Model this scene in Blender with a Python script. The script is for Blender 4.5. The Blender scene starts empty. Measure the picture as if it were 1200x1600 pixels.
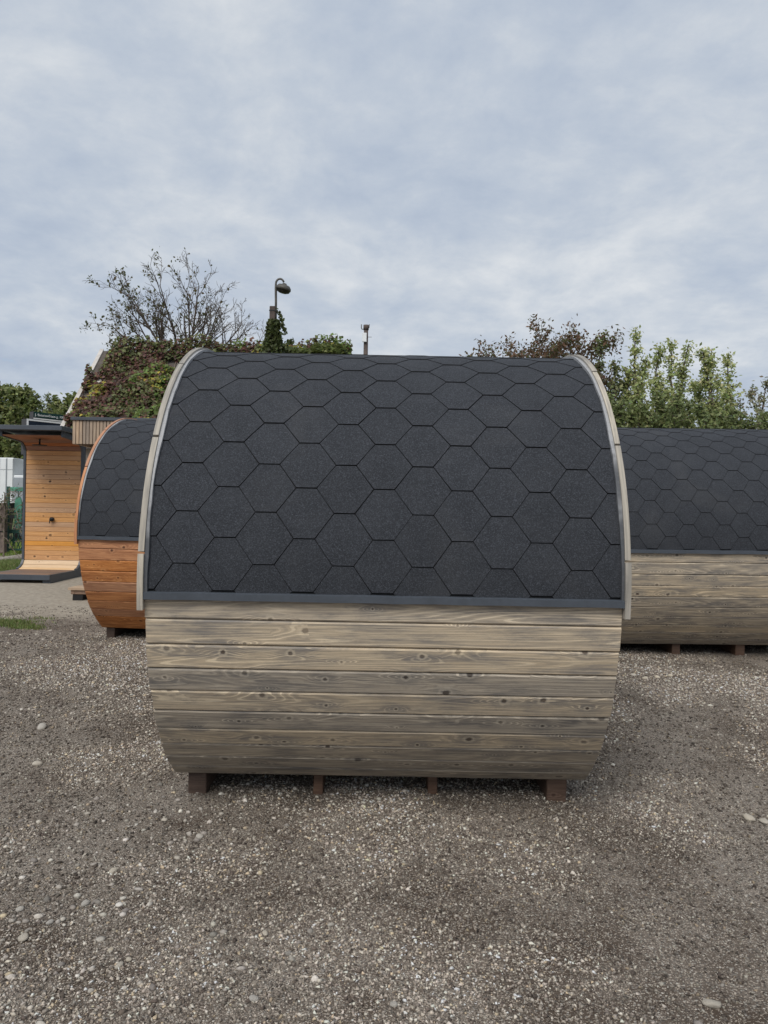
import bpy, bmesh, math, random
import numpy as np
from mathutils import Vector, Matrix

random.seed(7)
rng = np.random.default_rng(11)
rad = math.radians
scene = bpy.context.scene
COL = scene.collection

# ------------------------------------------------------------------ camera
CAM_H = 1.40
cam_data = bpy.data.cameras.new('camera')
cam_data.sensor_fit = 'VERTICAL'
cam_data.sensor_height = 36.0
cam_data.lens = 36.0 * 1150.0 / 1600.0
cam_data.clip_start = 0.05
cam_data.clip_end = 3000
cam = bpy.data.objects.new('camera', cam_data)
COL.objects.link(cam)
cam.location = (0, 0, CAM_H)
cam.rotation_euler = (rad(90), rad(-1.06), 0)
scene.camera = cam

# ------------------------------------------------------------------ node helper
class Nodes:
    def __init__(self, tree):
        self.t = tree
        tree.nodes.clear()
    def add(self, kind, ins=None, **props):
        n = self.t.nodes.new(kind)
        for k, v in props.items():
            setattr(n, k, v)
        for k, v in (ins or {}).items():
            self.set(n, k, v)
        return n
    def set(self, n, k, v):
        s = n.inputs[k]
        if isinstance(v, bpy.types.NodeSocket):
            self.t.links.new(v, s)
        else:
            try:
                s.default_value = v
            except Exception:
                s.default_value = (*v, 1.0)
    def math(self, op, a, b=None, c=None, clamp=False):
        n = self.t.nodes.new('ShaderNodeMath')
        n.operation = op
        n.use_clamp = clamp
        for i, v in enumerate((a, b, c)):
            if v is not None:
                self.set(n, i, v)
        return n.outputs[0]
    def vmath(self, op, a, b=None):
        n = self.t.nodes.new('ShaderNodeVectorMath')
        n.operation = op
        self.set(n, 0, a)
        if b is not None:
            if op == 'SCALE':
                self.set(n, 'Scale', b)
            else:
                self.set(n, 1, b)
        return n.outputs[1] if op in ('LENGTH', 'DISTANCE', 'DOT_PRODUCT') else n.outputs[0]
    def comb(self, x, y, z=0.0):
        n = self.t.nodes.new('ShaderNodeCombineXYZ')
        for i, v in enumerate((x, y, z)):
            self.set(n, i, v)
        return n.outputs[0]
    def sep(self, v):
        n = self.t.nodes.new('ShaderNodeSeparateXYZ')
        self.set(n, 0, v)
        return n.outputs
    def noise(self, vec, scale=1.0, detail=3.0, rough=0.5, dist=0.0, dims='3D'):
        n = self.add('ShaderNodeTexNoise', {'Vector': vec, 'Scale': scale, 'Detail': detail, 'Roughness': rough, 'Distortion': dist}, noise_dimensions=dims)
        return n.outputs['Fac']
    def smooth(self, v, lo, hi, a=0.0, b=1.0, kind='SMOOTHSTEP'):
        n = self.add('ShaderNodeMapRange', {0: v, 1: lo, 2: hi, 3: a, 4: b}, interpolation_type=kind)
        return n.outputs[0]
    def mix(self, f, a, b, mode='MIX'):
        n = self.t.nodes.new('ShaderNodeMix')
        n.data_type = 'RGBA'
        n.blend_type = mode
        n.clamp_factor = True
        for i, v in ((0, f), (6, a), (7, b)):
            s = n.inputs[i]
            if isinstance(v, bpy.types.NodeSocket):
                self.t.links.new(v, s)
            elif isinstance(v, (int, float)):
                s.default_value = v if i == 0 else (v, v, v, 1)
            else:
                s.default_value = (*v[:3], 1.0)
        return n.outputs[2]
    def ramp(self, f, stops):
        n = self.t.nodes.new('ShaderNodeValToRGB')
        e = n.color_ramp.elements
        while len(e) < len(stops):
            e.new(0.5)
        for el, (p, c) in zip(e, stops):
            el.position = p
            el.color = (*c, 1)
        self.set(n, 0, f)
        return n.outputs[0]

# ------------------------------------------------------------------ world: overcast sky
SUN_TO = Vector((-0.32, -0.82, 1.0)).normalized()
world = bpy.data.worlds.new('World')
scene.world = world
world.use_nodes = True
w = Nodes(world.node_tree)
sky = w.add('ShaderNodeTexSky', sky_type='NISHITA', sun_disc=False)
sky.sun_elevation = math.asin(SUN_TO.z)
sky.sun_rotation = math.atan2(SUN_TO.x, SUN_TO.y)
sky.dust_density = 2.0
gen = w.add('ShaderNodeTexCoord').outputs['Generated']
sx, sy, sz = w.sep(gen)
zz = w.math('ADD', w.math('MAXIMUM', sz, 0.0), 0.22)
pv = w.comb(w.math('DIVIDE', sx, zz), w.math('DIVIDE', sy, zz), 0.0)
pv = w.vmath('ADD', pv, (3.1, 7.4, 0.0))
n_big = w.noise(w.vmath('MULTIPLY', pv, (1.0, 0.8, 1.0)), 1.0, 5.0, 0.55, 0.3)
n_mid = w.noise(w.vmath('MULTIPLY', pv, (1.0, 0.95, 1.0)), 2.9, 7.0, 0.62, 0.35)
n_fine = w.noise(w.vmath('MULTIPLY', pv, (1.0, 1.0, 1.0)), 8.5, 6.0, 0.6, 0.2)
cl = w.math('ADD', w.math('MULTIPLY', n_big, 0.40), w.math('ADD', w.math('MULTIPLY', n_mid, 0.38), w.math('MULTIPLY', n_fine, 0.22)))
cloud = w.ramp(cl, [(0.37, (2.52, 2.93, 3.62)), (0.445, (2.88, 3.28, 3.90)), (0.50, (3.20, 3.56, 4.08)), (0.555, (3.65, 3.94, 4.32)), (0.64, (4.45, 4.62, 4.80))])
hole = w.smooth(cl, 0.33, 0.40, 0.55, 0.97)
skycol = w.mix(hole, sky.outputs[0], cloud)
bg = w.add('ShaderNodeBackground', {'Color': skycol, 'Strength': 0.1})
wo = w.add('ShaderNodeOutputWorld', {'Surface': bg.outputs[0]})

# ------------------------------------------------------------------ sun through cloud
sun_d = bpy.data.lights.new('sun', 'SUN')
sun_d.energy = 1.5
sun_d.angle = rad(32)
sun_d.color = (1.0, 0.955, 0.89)
sun = bpy.data.objects.new('sun', sun_d)
COL.objects.link(sun)
sun.location = (-6, -8, 14)
sun.rotation_euler = SUN_TO.to_track_quat('Z', 'Y').to_euler()

scene.view_settings.view_transform = 'Standard'
scene.view_settings.look = 'None'
scene.view_settings.gamma = 1.0
scene.view_settings.use_curve_mapping = False
scene.view_settings.exposure = 0.72

# ------------------------------------------------------------------ material makers
def new_mat(name):
    m = bpy.data.materials.new(name)
    m.use_nodes = True
    return m, Nodes(m.node_tree)

def finish(n, color, rough=0.7, bump=None, bump_d=0.002, metallic=0.0, spec=0.4, extra=None):
    b = n.add('ShaderNodeBsdfPrincipled', {'Base Color': color, 'Roughness': rough, 'Metallic': metallic, 'Specular IOR Level': spec})
    if bump is not None:
        bn = n.add('ShaderNodeBump', {'Height': bump, 'Distance': bump_d, 'Strength': 1.0})
        n.set(b, 'Normal', bn.outputs[0])
    n.add('ShaderNodeOutputMaterial', {'Surface': b.outputs[0]})
    return b

def plain(name, color, rough=0.6, metallic=0.0, var=0.25, scale=14.0, bump=0.0, spec=0.4):
    m, n = new_mat(name)
    tc = n.add('ShaderNodeTexCoord').outputs['Object']
    f = n.noise(tc, scale, 5.0, 0.6)
    f2 = n.noise(tc, scale * 9, 3.0, 0.6)
    d = tuple(c * (1 - var) for c in color)
    l = tuple(min(1, c * (1 + var)) for c in color)
    c = n.mix(n.smooth(n.math('ADD', n.math('MULTIPLY', f, 0.65), n.math('MULTIPLY', f2, 0.35)), 0.3, 0.7), d, l)
    finish(n, c, rough, f2 if bump else None, bump, metallic, spec)
    return m

def wood(name, base, dark, light, knot, blot=0.7, knot_len=0.30, knot_wid=0.12, keep=0.42, rings=22.0, ring_amt=0.6, plank_var=0.25, halo=True, knot_size=1.0):
    """Flat-sawn softwood: contour-line grain that bends round scattered knots; UV in metres."""
    m, n = new_mat(name)
    uv = n.add('ShaderNodeUVMap').outputs[0]
    rnd = n.add('ShaderNodeObjectInfo').outputs['Random']
    off = n.comb(n.math('MULTIPLY', rnd, 57.3), n.math('MULTIPLY', rnd, 23.1), 0.0)
    p = n.vmath('ADD', uv, off)
    # knots
    kc = (1.0 / knot_len, 1.0 / knot_wid, 0.0)
    vor = n.add('ShaderNodeTexVoronoi', {'Vector': n.vmath('MULTIPLY', p, kc), 'Scale': 1.0, 'Randomness': 1.0}, voronoi_dimensions='2D')
    d0 = n.vmath('SUBTRACT', n.vmath('MULTIPLY', p, kc), vor.outputs['Position'])
    d = n.vmath('MULTIPLY', d0, (knot_len, knot_wid, 0.0))
    wob = n.noise(p, 55.0, 3.0, 0.6)
    wk = n.math('ADD', n.math('MULTIPLY', wob, 1.3), 0.35)
    r = n.math('MULTIPLY', n.vmath('LENGTH', n.vmath('MULTIPLY', d, (0.85, 1.0, 0.0))), wk)
    rl = n.vmath('LENGTH', n.vmath('MULTIPLY', d, (0.26, 1.0, 0.0)))
    cr, cg, cb = n.sep(vor.outputs['Color'])
    active = n.math('GREATER_THAN', cr, keep)
    size = n.math('ADD', n.math('MULTIPLY', n.math('POWER', cg, 1.5), 1.15 * knot_size), 0.35 * knot_size)
    rs = n.math('DIVIDE', r, size)
    bulge = n.math('MULTIPLY', active, n.smooth(n.math('DIVIDE', rl, size), 0.0, 0.030, 1.0, 0.0))
    core = n.math('MULTIPLY', active, n.smooth(rs, 0.0050, 0.0078, 1.0, 0.0))
    ringk = n.math('MULTIPLY', active, n.math('MULTIPLY', n.smooth(rs, 0.007, 0.011), n.smooth(rs, 0.011, 0.019, 1.0, 0.0)))
    # grain
    wv = n.noise(n.vmath('MULTIPLY', p, (0.55, 10.0, 1.0)), 1.0, 1.5, 0.35, 0.05)
    wv = n.math('ADD', wv, n.math('MULTIPLY', bulge, 0.13))
    wv = n.math('ADD', wv, n.math('MULTIPLY', wob, 0.006))
    sn = n.math('SINE', n.math('MULTIPLY', wv, rings * 6.283))
    line = n.smooth(sn, 0.60, 0.96)
    late = n.smooth(sn, -1.0, -0.1, 1.0, 0.0)
    fib = n.noise(n.vmath('MULTIPLY', p, (4.0, 150.0, 1.0)), 1.0, 3.0, 0.7)
    fib2 = n.noise(n.vmath('MULTIPLY', p, (1.8, 85.0, 1.0)), 1.0, 4.0, 0.7)
    # colour
    bl = n.noise(n.vmath('MULTIPLY', p, (2.4, 12.0, 1.0)), 1.0, 7.0, 0.72, 0.2)
    bmask = n.smooth(bl, 0.43, 0.66)
    if halo:
        hw = n.math('MULTIPLY', n.vmath('LENGTH', n.vmath('MULTIPLY', d, (0.6, 1.0, 0.0))), wk)
        hal = n.math('MULTIPLY', active, n.smooth(hw, 0.0, 0.070, 1.0, 0.0))
        bmask = n.math('MAXIMUM', bmask, n.math('MULTIPLY', hal, n.smooth(cb, 0.2, 0.6)))
    c = n.mix(n.math('MULTIPLY', bmask, blot), base, dark)
    c = n.mix(n.math('MULTIPLY', late, ring_amt * 0.45), c, dark)
    lm = n.math('MULTIPLY', n.smooth(wv, 0.50, 0.60), n.smooth(bl, 0.66, 0.42))
    c = n.mix(n.math('MULTIPLY', n.math('MULTIPLY', line, n.math('ADD', 0.35, n.math('MULTIPLY', lm, 0.65))), ring_amt), c, light)
    c = n.mix(n.math('MULTIPLY', n.smooth(fib2, 0.44, 0.70), 0.48), c, dark)
    c = n.mix(n.math('MULTIPLY', n.smooth(fib2, 0.46, 0.28), 0.36), c, light)
    c = n.mix(n.math('MULTIPLY', n.smooth(fib, 0.48, 0.72), 0.34), c, light)
    c = n.mix(n.math('MULTIPLY', ringk, 0.28), c, light)
    c = n.mix(n.math('MULTIPLY', core, n.math('ADD', 0.45, n.math('MULTIPLY', cb, 0.5))), c, knot)
    # board to board differences
    k = n.math('FRACT', n.math('MULTIPLY', rnd, 7.77))
    bright = n.math('ADD', 1.0 - plank_var * 0.8, n.math('MULTIPLY', k, plank_var * 1.6))
    hsv = n.add('ShaderNodeHueSaturation', {'Color': c, 'Value': bright, 'Saturation': n.math('ADD', 0.8, n.math('MULTIPLY', k, 0.35))})
    h = n.math('ADD', n.math('MULTIPLY', fib, 0.5), n.math('ADD', n.math('MULTIPLY', sn, 0.12), n.math('MULTIPLY', core, -0.7)))
    finish(n, hsv.outputs[0], n.smooth(fib, 0.3, 0.7, 0.55, 0.75), h, 0.0009, spec=0.3)
    return m

M = {}
M['grey_wood'] = wood('grey stained wood', (0.45, 0.37, 0.27), (0.165, 0.155, 0.147), (0.80, 0.68, 0.50), (0.07, 0.052, 0.040), blot=0.88, plank_var=0.22, keep=0.26, ring_amt=0.68, knot_size=1.35, knot_len=0.24)
M['grey_trim'] = wood('grey trim wood', (0.40, 0.365, 0.305), (0.20, 0.19, 0.175), (0.52, 0.47, 0.40), (0.15, 0.12, 0.09), blot=0.8, keep=0.85)
M['orange_wood'] = wood('orange stained wood', (0.55, 0.235, 0.090), (0.26, 0.092, 0.038), (0.80, 0.42, 0.19), (0.06, 0.025, 0.014), blot=0.75, plank_var=0.18, keep=0.30, ring_amt=0.65, knot_size=1.5, knot_len=0.24)
M['orange_trim'] = wood('orange trim wood', (0.47, 0.235, 0.135), (0.30, 0.14, 0.08), (0.6, 0.36, 0.24), (0.1, 0.05, 0.03), blot=0.5, keep=0.85)
M['honey_wood'] = wood('honey pine', (0.62, 0.325, 0.128), (0.44, 0.21, 0.08), (0.76, 0.45, 0.21), (0.055, 0.03, 0.018), blot=0.35, keep=0.55, knot_len=0.24, knot_wid=0.10, plank_var=0.16, halo=False, knot_size=2.3)
M['pale_wood'] = wood('pale pine', (0.72, 0.50, 0.28), (0.58, 0.38, 0.2), (0.82, 0.62, 0.4), (0.2, 0.1, 0.05), blot=0.4, keep=0.7, plank_var=0.1)
M['deck_wood'] = wood('brown deck wood', (0.21, 0.135, 0.095), (0.12, 0.075, 0.055), (0.3, 0.21, 0.15), (0.05, 0.03, 0.02), blot=0.6, keep=0.8)
M['slat_wood'] = wood('weathered slat wood', (0.40, 0.30, 0.21), (0.27, 0.21, 0.165), (0.52, 0.41, 0.3), (0.12, 0.08, 0.05), blot=0.6, keep=0.7, plank_var=0.3)
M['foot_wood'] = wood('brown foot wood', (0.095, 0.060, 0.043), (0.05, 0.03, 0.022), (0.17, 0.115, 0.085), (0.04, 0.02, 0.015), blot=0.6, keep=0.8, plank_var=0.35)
M['ceiling_wood'] = wood('red brown ceiling wood', (0.36, 0.16, 0.09), (0.22, 0.09, 0.05), (0.45, 0.24, 0.14), (0.05, 0.025, 0.015), blot=0.5, keep=0.6)
M['metal'] = plain('anthracite sheet metal', (0.058, 0.068, 0.083), 0.42, 0.0, 0.16, 6.0, spec=0.5)
def flashing_mat():
    m, n = new_mat('grey flashing with sealant smears')
    tc = n.add('ShaderNodeTexCoord').outputs['Object']
    f = n.noise(tc, 3.2, 4.0, 0.6)
    g = n.noise(tc, 45.0, 4.0, 0.6)
    up = n.smooth(n.sep(tc)[2], 0.1, 0.75)
    mk = n.smooth(n.math('ADD', n.math('MULTIPLY', f, 0.75), n.math('MULTIPLY', up, 0.22)), 0.40, 0.56)
    c = n.mix(mk, (0.075, 0.08, 0.088), (0.34, 0.345, 0.355))
    c = n.mix(n.smooth(g, 0.5, 0.75, 0, 0.5), c, (0.13, 0.13, 0.135))
    finish(n, c, 0.55, g, 0.0015, spec=0.4)
    return m
M['galv'] = flashing_mat()
M['bitumen'] = plain('black bitumen edge', (0.010, 0.0105, 0.012), 0.85, 0, 0.3, 60)
M['black'] = plain('black metal', (0.012, 0.012, 0.013), 0.45, 0, 0.2, 20)
M['concrete'] = plain('weathered concrete', (0.33, 0.30, 0.26), 0.9, 0, 0.35, 5.0, bump=0.004)
M['white_paint'] = plain('white panel paint', (0.74, 0.77, 0.78), 0.45, 0, 0.06, 3.0)
M['grey_paint'] = plain('grey panel paint', (0.30, 0.33, 0.36), 0.5, 0, 0.1, 3.0)
M['green_paint'] = plain('worn green paint', (0.075, 0.235, 0.165), 0.55, 0, 0.35, 9.0)
M['dark_green'] = plain('dark green paint', (0.022, 0.075, 0.058), 0.5, 0, 0.3, 9.0)
M['old_wood'] = plain('old grey post wood', (0.17, 0.135, 0.115), 0.9, 0, 0.4, 12.0, bump=0.004)
M['sign_navy'] = plain('navy sign face', (0.012, 0.022, 0.042), 0.35, 0, 0.15, 3.0)
M['sign_green'] = plain('dark green sign face', (0.010, 0.045, 0.042), 0.35, 0, 0.15, 3.0)
M['sign_white'] = plain('white sign paint', (0.75, 0.77, 0.78), 0.4, 0, 0.05, 3.0)
M['sign_side'] = plain('dark grey sign box', (0.045, 0.042, 0.045), 0.5, 0, 0.2, 3.0)
M['brown_pole'] = plain('dark brown pole', (0.085, 0.066, 0.058), 0.85, 0, 0.35, 8.0, bump=0.003)
M['lamp_metal'] = plain('dull lamp metal', (0.095, 0.092, 0.083), 0.55, 0.3, 0.35, 7.0)
M['lamp_inside'] = plain('dark lamp glass', (0.035, 0.035, 0.033), 0.4, 0, 0.3, 7.0)
M['house_wall'] = plain('old plaster', (0.36, 0.32, 0.27), 0.95, 0, 0.3, 2.0, bump=0.01)
M['verge'] = plain('pale verge concrete', (0.52, 0.49, 0.46), 0.9, 0, 0.2, 4.0, bump=0.004)
M['old_roof'] = plain('old roof sheet', (0.10, 0.085, 0.075), 0.95, 0, 0.3, 2.0)
M['glass_dark'] = plain('dark window glass', (0.02, 0.024, 0.028), 0.08, 0, 0.1, 2.0)

def shingle_mat():
    m, n = new_mat('black mineral shingle')
    tc = n.add('ShaderNodeTexCoord').outputs['Object']
    rnd = n.add('ShaderNodeObjectInfo').outputs['Random']
    tc = n.vmath('ADD', tc, n.comb(n.math('MULTIPLY', rnd, 31.0), n.math('MULTIPLY', rnd, 17.0), 0.0))
    v = n.add('ShaderNodeTexVoronoi', {'Vector': tc, 'Scale': 330.0})
    g = n.sep(v.outputs['Color'])[0]
    v2 = n.add('ShaderNodeTexVoronoi', {'Vector': tc, 'Scale': 210.0})
    g2 = n.sep(v2.outputs['Color'])[1]
    wp = n.add('ShaderNodeNewGeometry').outputs['Position']
    dust = n.math('MULTIPLY', n.smooth(n.noise(wp, 1.6, 5.0, 0.65, 0.5), 0.50, 0.72), 0.28)
    spk = n.math('ADD', n.math('MULTIPLY', n.math('POWER', g, 3.5), 0.75), n.math('MULTIPLY', n.math('POWER', g2, 5.0), 0.55))
    big = n.noise(tc, 7.0, 4.0, 0.6)
    c = n.mix(spk, (0.0215, 0.0242, 0.0297), (0.070, 0.077, 0.092))
    c = n.mix(n.smooth(big, 0.35, 0.7, 0.0, 0.22), c, (0.058, 0.063, 0.073), 'MIX')
    c = n.mix(dust, c, (0.075, 0.076, 0.08))
    hsv = n.add('ShaderNodeHueSaturation', {'Color': c, 'Value': n.math('ADD', 0.95, n.math('MULTIPLY', rnd, 0.10))})
    finish(n, hsv.outputs[0], 0.88, n.math('ADD', g, n.math('MULTIPLY', g2, 0.6)), 0.0016, spec=0.35)
    return m
M['shingle'] = shingle_mat()

def leaf_mat(name, gloss=0.5, trans=0.35):
    m, n = new_mat(name)
    a = n.add('ShaderNodeAttribute', attribute_name='col').outputs['Color']
    b = n.add('ShaderNodeBsdfPrincipled', {'Base Color': a, 'Roughness': gloss, 'Specular IOR Level': 0.3})
    t = n.add('ShaderNodeBsdfTranslucent', {'Color': n.mix(0.35, a, (0.20, 0.24, 0.06))})
    mx = n.add('ShaderNodeMixShader', {0: trans, 1: b.outputs[0], 2: t.outputs[0]})
    n.add('ShaderNodeOutputMaterial', {'Surface': mx.outputs[0]})
    return m
M['leaf'] = leaf_mat('foliage', 0.5, 0.42)
M['grass'] = leaf_mat('grass blades', 0.6, 0.3)
M['bark'] = plain('grey brown bark', (0.115, 0.092, 0.075), 0.95, 0, 0.4, 10.0, bump=0.01)
M['bark_pale'] = plain('pale grey bark', (0.19, 0.155, 0.125), 0.95, 0, 0.35, 10.0, bump=0.01)

def pebble_mat(name, bump=0.0015):
    m, n = new_mat(name)
    a = n.add('ShaderNodeAttribute', attribute_name='col').outputs['Color']
    tc = n.add('ShaderNodeTexCoord').outputs['Object']
    f = n.noise(tc, 160.0, 4.0, 0.6)
    c = n.mix(n.smooth(f, 0.3, 0.7), n.mix(0.35, a, (0.05, 0.045, 0.04)), a)
    finish(n, c, 0.88, f, bump, spec=0.3)
    return m
M['pebble'] = pebble_mat('gravel pebbles')

def stone_mat():
    m, n = new_mat('pale loose stone')
    tc = n.add('ShaderNodeTexCoord').outputs['Object']
    rnd = n.add('ShaderNodeObjectInfo').outputs['Random']
    tc = n.vmath('ADD', tc, n.comb(n.math('MULTIPLY', rnd, 9.0), rnd, 0.0))
    f = n.noise(tc, 60.0, 5.0, 0.65)
    a = n.mix(rnd, (0.52, 0.49, 0.44), (0.66, 0.58, 0.45))
    c = n.mix(n.smooth(f, 0.3, 0.7), n.mix(0.4, a, (0.16, 0.14, 0.12)), a)
    finish(n, c, 0.85, f, 0.003, spec=0.3)
    return m
M['stone'] = stone_mat()

def ground_mat():
    m, n = new_mat('dirt with fine gravel')
    pos = n.add('ShaderNodeNewGeometry').outputs['Position']
    px, py, pz = n.sep(pos)
    p2 = n.comb(px, py, 0.0)
    big = n.noise(p2, 0.85, 4.0, 0.55, 0.4)
    med = n.noise(n.vmath('ADD', p2, (9.0, 4.0, 0.0)), 3.1, 4.0, 0.6, 0.3)
    patch = n.smooth(n.math('ADD', n.math('MULTIPLY', big, 0.6), n.math('MULTIPLY', med, 0.4)), 0.40, 0.60)
    v1 = n.add('ShaderNodeTexVoronoi', {'Vector': p2, 'Scale': 115.0}, voronoi_dimensions='2D')
    v2 = n.add('ShaderNodeTexVoronoi', {'Vector': n.vmath('ADD', p2, (5.0, 2.0, 0.0)), 'Scale': 260.0}, voronoi_dimensions='2D')
    g1 = n.sep(v1.outputs['Color'])
    g2 = n.sep(v2.outputs['Color'])
    soil = n.mix(patch, (0.080, 0.058, 0.042), (0.245, 0.207, 0.172))
    grit = n.mix(n.math('POWER', g2[0], 1.6), (0.07, 0.056, 0.045), (0.54, 0.47, 0.39))
    peb = n.mix(n.math('POWER', g1[0], 1.8), (0.10, 0.088, 0.076), (0.60, 0.555, 0.485))
    m2 = n.math('GREATER_THAN', g2[1], n.smooth(patch, 0, 1, 0.62, 0.40))
    m1 = n.math('MULTIPLY', n.math('GREATER_THAN', g1[1], n.smooth(patch, 0, 1, 0.80, 0.58)), n.math('LESS_THAN', v1.outputs['Distance'], 0.42))
    c = n.mix(n.math('MULTIPLY', m2, 0.8), soil, grit)
    c = n.mix(n.math('MULTIPLY', m1, 0.95), c, peb)
    # trodden sandy yard behind the orange barrel
    edge = n.math('ADD', py, n.math('MULTIPLY', n.math('SUBTRACT', med, 0.5), 2.4))
    sand = n.math('MULTIPLY', n.smooth(edge, 8.1, 9.2), n.smooth(px, -0.5, -1.8))
    fs = n.noise(p2, 14.0, 5.0, 0.65)
    sandc = n.mix(n.smooth(fs, 0.3, 0.7), (0.27, 0.235, 0.19), (0.40, 0.355, 0.285))
    c = n.mix(n.math('MULTIPLY', sand, 0.88), c, sandc)
    # rough grass land far behind
    ge = n.math('ADD', py, n.math('MULTIPLY', n.math('SUBTRACT', big, 0.5), 5.0))
    c = n.mix(n.smooth(ge, 16.5, 17.6), c, n.mix(n.smooth(fs, 0.3, 0.7), (0.06, 0.085, 0.025), (0.13, 0.17, 0.05)))
    hgt = n.math('ADD', n.math('MULTIPLY', n.math('SUBTRACT', 0.5, v1.outputs['Distance']), n.math('MULTIPLY', m1, 1.3)), n.math('MULTIPLY', n.math('SUBTRACT', 0.5, v2.outputs['Distance']), 0.5))
    finish(n, c, 0.92, n.math('MULTIPLY', hgt, n.math('SUBTRACT', 1.0, n.math('MULTIPLY', sand, 0.7))), 0.006, spec=0.25)
    return m
M['ground'] = ground_mat()

# ------------------------------------------------------------------ mesh helpers
def mesh_from(name, verts, faces, mats, uvs=None, smooth=False, midx=None):
    me = bpy.data.meshes.new(name)
    me.from_pydata([tuple(v) for v in verts], [], faces)
    for m in mats:
        me.materials.append(m)
    if midx is not None:
        me.polygons.foreach_set('material_index', midx)
    if uvs is not None:
        l = me.uv_layers.new(name='UVMap')
        li = np.empty(len(me.loops), dtype=np.int32)
        me.loops.foreach_get('vertex_index', li)
        l.data.foreach_set('uv', np.asarray(uvs, dtype=np.float32)[li].ravel())
    if smooth:
        me.polygons.foreach_set('use_smooth', [True] * len(me.polygons))
    me.update()
    return me

def link(name, me, parent=None, loc=(0, 0, 0), rot=(0, 0, 0)):
    o = bpy.data.objects.new(name, me)
    COL.objects.link(o)
    o.parent = parent
    o.location = loc
    o.rotation_euler = rot
    return o

def empty(name, label, cat, loc, rz=0.0, group=None):
    o = link(name, None, None, loc, (0, 0, rz))
    o.empty_display_size = 0.2
    return tag(o, label, cat, group)

def tag(o, label=None, cat=None, group=None, kind=None):
    for k, v in (('label', label), ('category', cat), ('group', group), ('kind', kind)):
        if v:
            o[k] = v
    return o

def box_mesh(name, x0, x1, y0, y1, z0, z1, mat, bev=0.0, axis='X', vary=0.0):
    """A box with bevelled edges; UV runs along its length axis in metres."""
    bm = bmesh.new()
    bmesh.ops.create_cube(bm, size=1.0)
    for v in bm.verts:
        v.co = Vector((x0 if v.co.x < 0 else x1, y0 if v.co.y < 0 else y1, z0 if v.co.z < 0 else z1))
        if vary:
            v.co += Vector([random.uniform(-vary, vary) for _ in range(3)])
    if bev:
        bmesh.ops.bevel(bm, geom=list(bm.edges), offset=bev, segments=1, affect='EDGES')
    uvl = bm.loops.layers.uv.new('UVMap')
    for f in bm.faces:
        nn = f.normal
        a = max(range(3), key=lambda i: abs(nn[i]))
        for l in f.loops:
            c = l.vert.co
            ax = 'XYZ'.index(axis)
            others = [i for i in range(3) if i != ax]
            if a == ax:
                l[uvl].uv = (c[others[0]], c[others[1]])
            else:
                o2 = [i for i in others if i != a][0]
                l[uvl].uv = (c[ax], c[o2])
    me = bpy.data.meshes.new(name)
    bm.to_mesh(me)
    bm.free()
    me.materials.append(mat)
    return me

def part_box(name, parent, x0, x1, y0, y1, z0, z1, mat, bev=0.0, axis='X', vary=0.0):
    return link(name, box_mesh(name, x0, x1, y0, y1, z0, z1, mat, bev, axis, vary), parent)

def tube_mesh(name, pts, radii, mat, sides=10, cap=True):
    pts = [Vector(p) for p in pts]
    verts, faces = [], []
    prev = None
    for i, p in enumerate(pts):
        d = (pts[min(i + 1, len(pts) - 1)] - pts[max(i - 1, 0)]).normalized()
        if prev is None:
            up = Vector((0, 0, 1)) if abs(d.z) < 0.9 else Vector((1, 0, 0))
            a = d.cross(up).normalized()
        else:
            a = (prev - d * prev.dot(d)).normalized()
        prev = a
        b = d.cross(a)
        for k in range(sides):
            t = 2 * math.pi * k / sides
            verts.append(p + (a * math.cos(t) + b * math.sin(t)) * radii[i])
    for i in range(len(pts) - 1):
        for k in range(sides):
            k2 = (k + 1) % sides
            faces.append((i * sides + k, i * sides + k2, (i + 1) * sides + k2, (i + 1) * sides + k))
    if cap:
        faces.append(tuple(range(sides))[::-1])
        faces.append(tuple(range((len(pts) - 1) * sides, len(pts) * sides)))
    return mesh_from(name, verts, faces, [mat], smooth=True)

def lathe_mesh(name, prof, mat, sides=20, mats=None, midx_of=None):
    verts, faces, mi = [], [], []
    for r, z in prof:
        for k in range(sides):
            t = 2 * math.pi * k / sides
            verts.append((r * math.cos(t), r * math.sin(t), z))
    for i in range(len(prof) - 1):
        for k in range(sides):
            k2 = (k + 1) % sides
            faces.append((i * sides + k, i * sides + k2, (i + 1) * sides + k2, (i + 1) * sides + k))
            mi.append(midx_of(i) if midx_of else 0)
    return mesh_from(name, verts, faces, mats or [mat], smooth=True, midx=mi)

def vnoise(x, y, seed=0):
    """value noise on numpy arrays, 0..1"""
    x = np.asarray(x, float); y = np.asarray(y, float)
    xi = np.floor(x).astype(np.int64); yi = np.floor(y).astype(np.int64)
    fx = x - xi; fy = y - yi
    fx = fx * fx * (3 - 2 * fx); fy = fy * fy * (3 - 2 * fy)
    def h(a, b):
        k = (a * 374761393 + b * 668265263 + seed * 982451653) & 0xffffffff
        k = ((k ^ (k >> 13)) * 1274126177) & 0xffffffff
        return ((k ^ (k >> 16)) & 0xffff) / 65535.0
    return (h(xi, yi) * (1 - fx) + h(xi + 1, yi) * fx) * (1 - fy) + (h(xi, yi + 1) * (1 - fx) + h(xi + 1, yi + 1) * fx) * fy

def fbm(x, y, seed=0, oct=4):
    s = 0; a = 0.5; t = 0
    for i in range(oct):
        s = s + a * vnoise(np.asarray(x) * 2 ** i, np.asarray(y) * 2 ** i, seed + i); t += a; a *= 0.5
    return s / t

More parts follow.
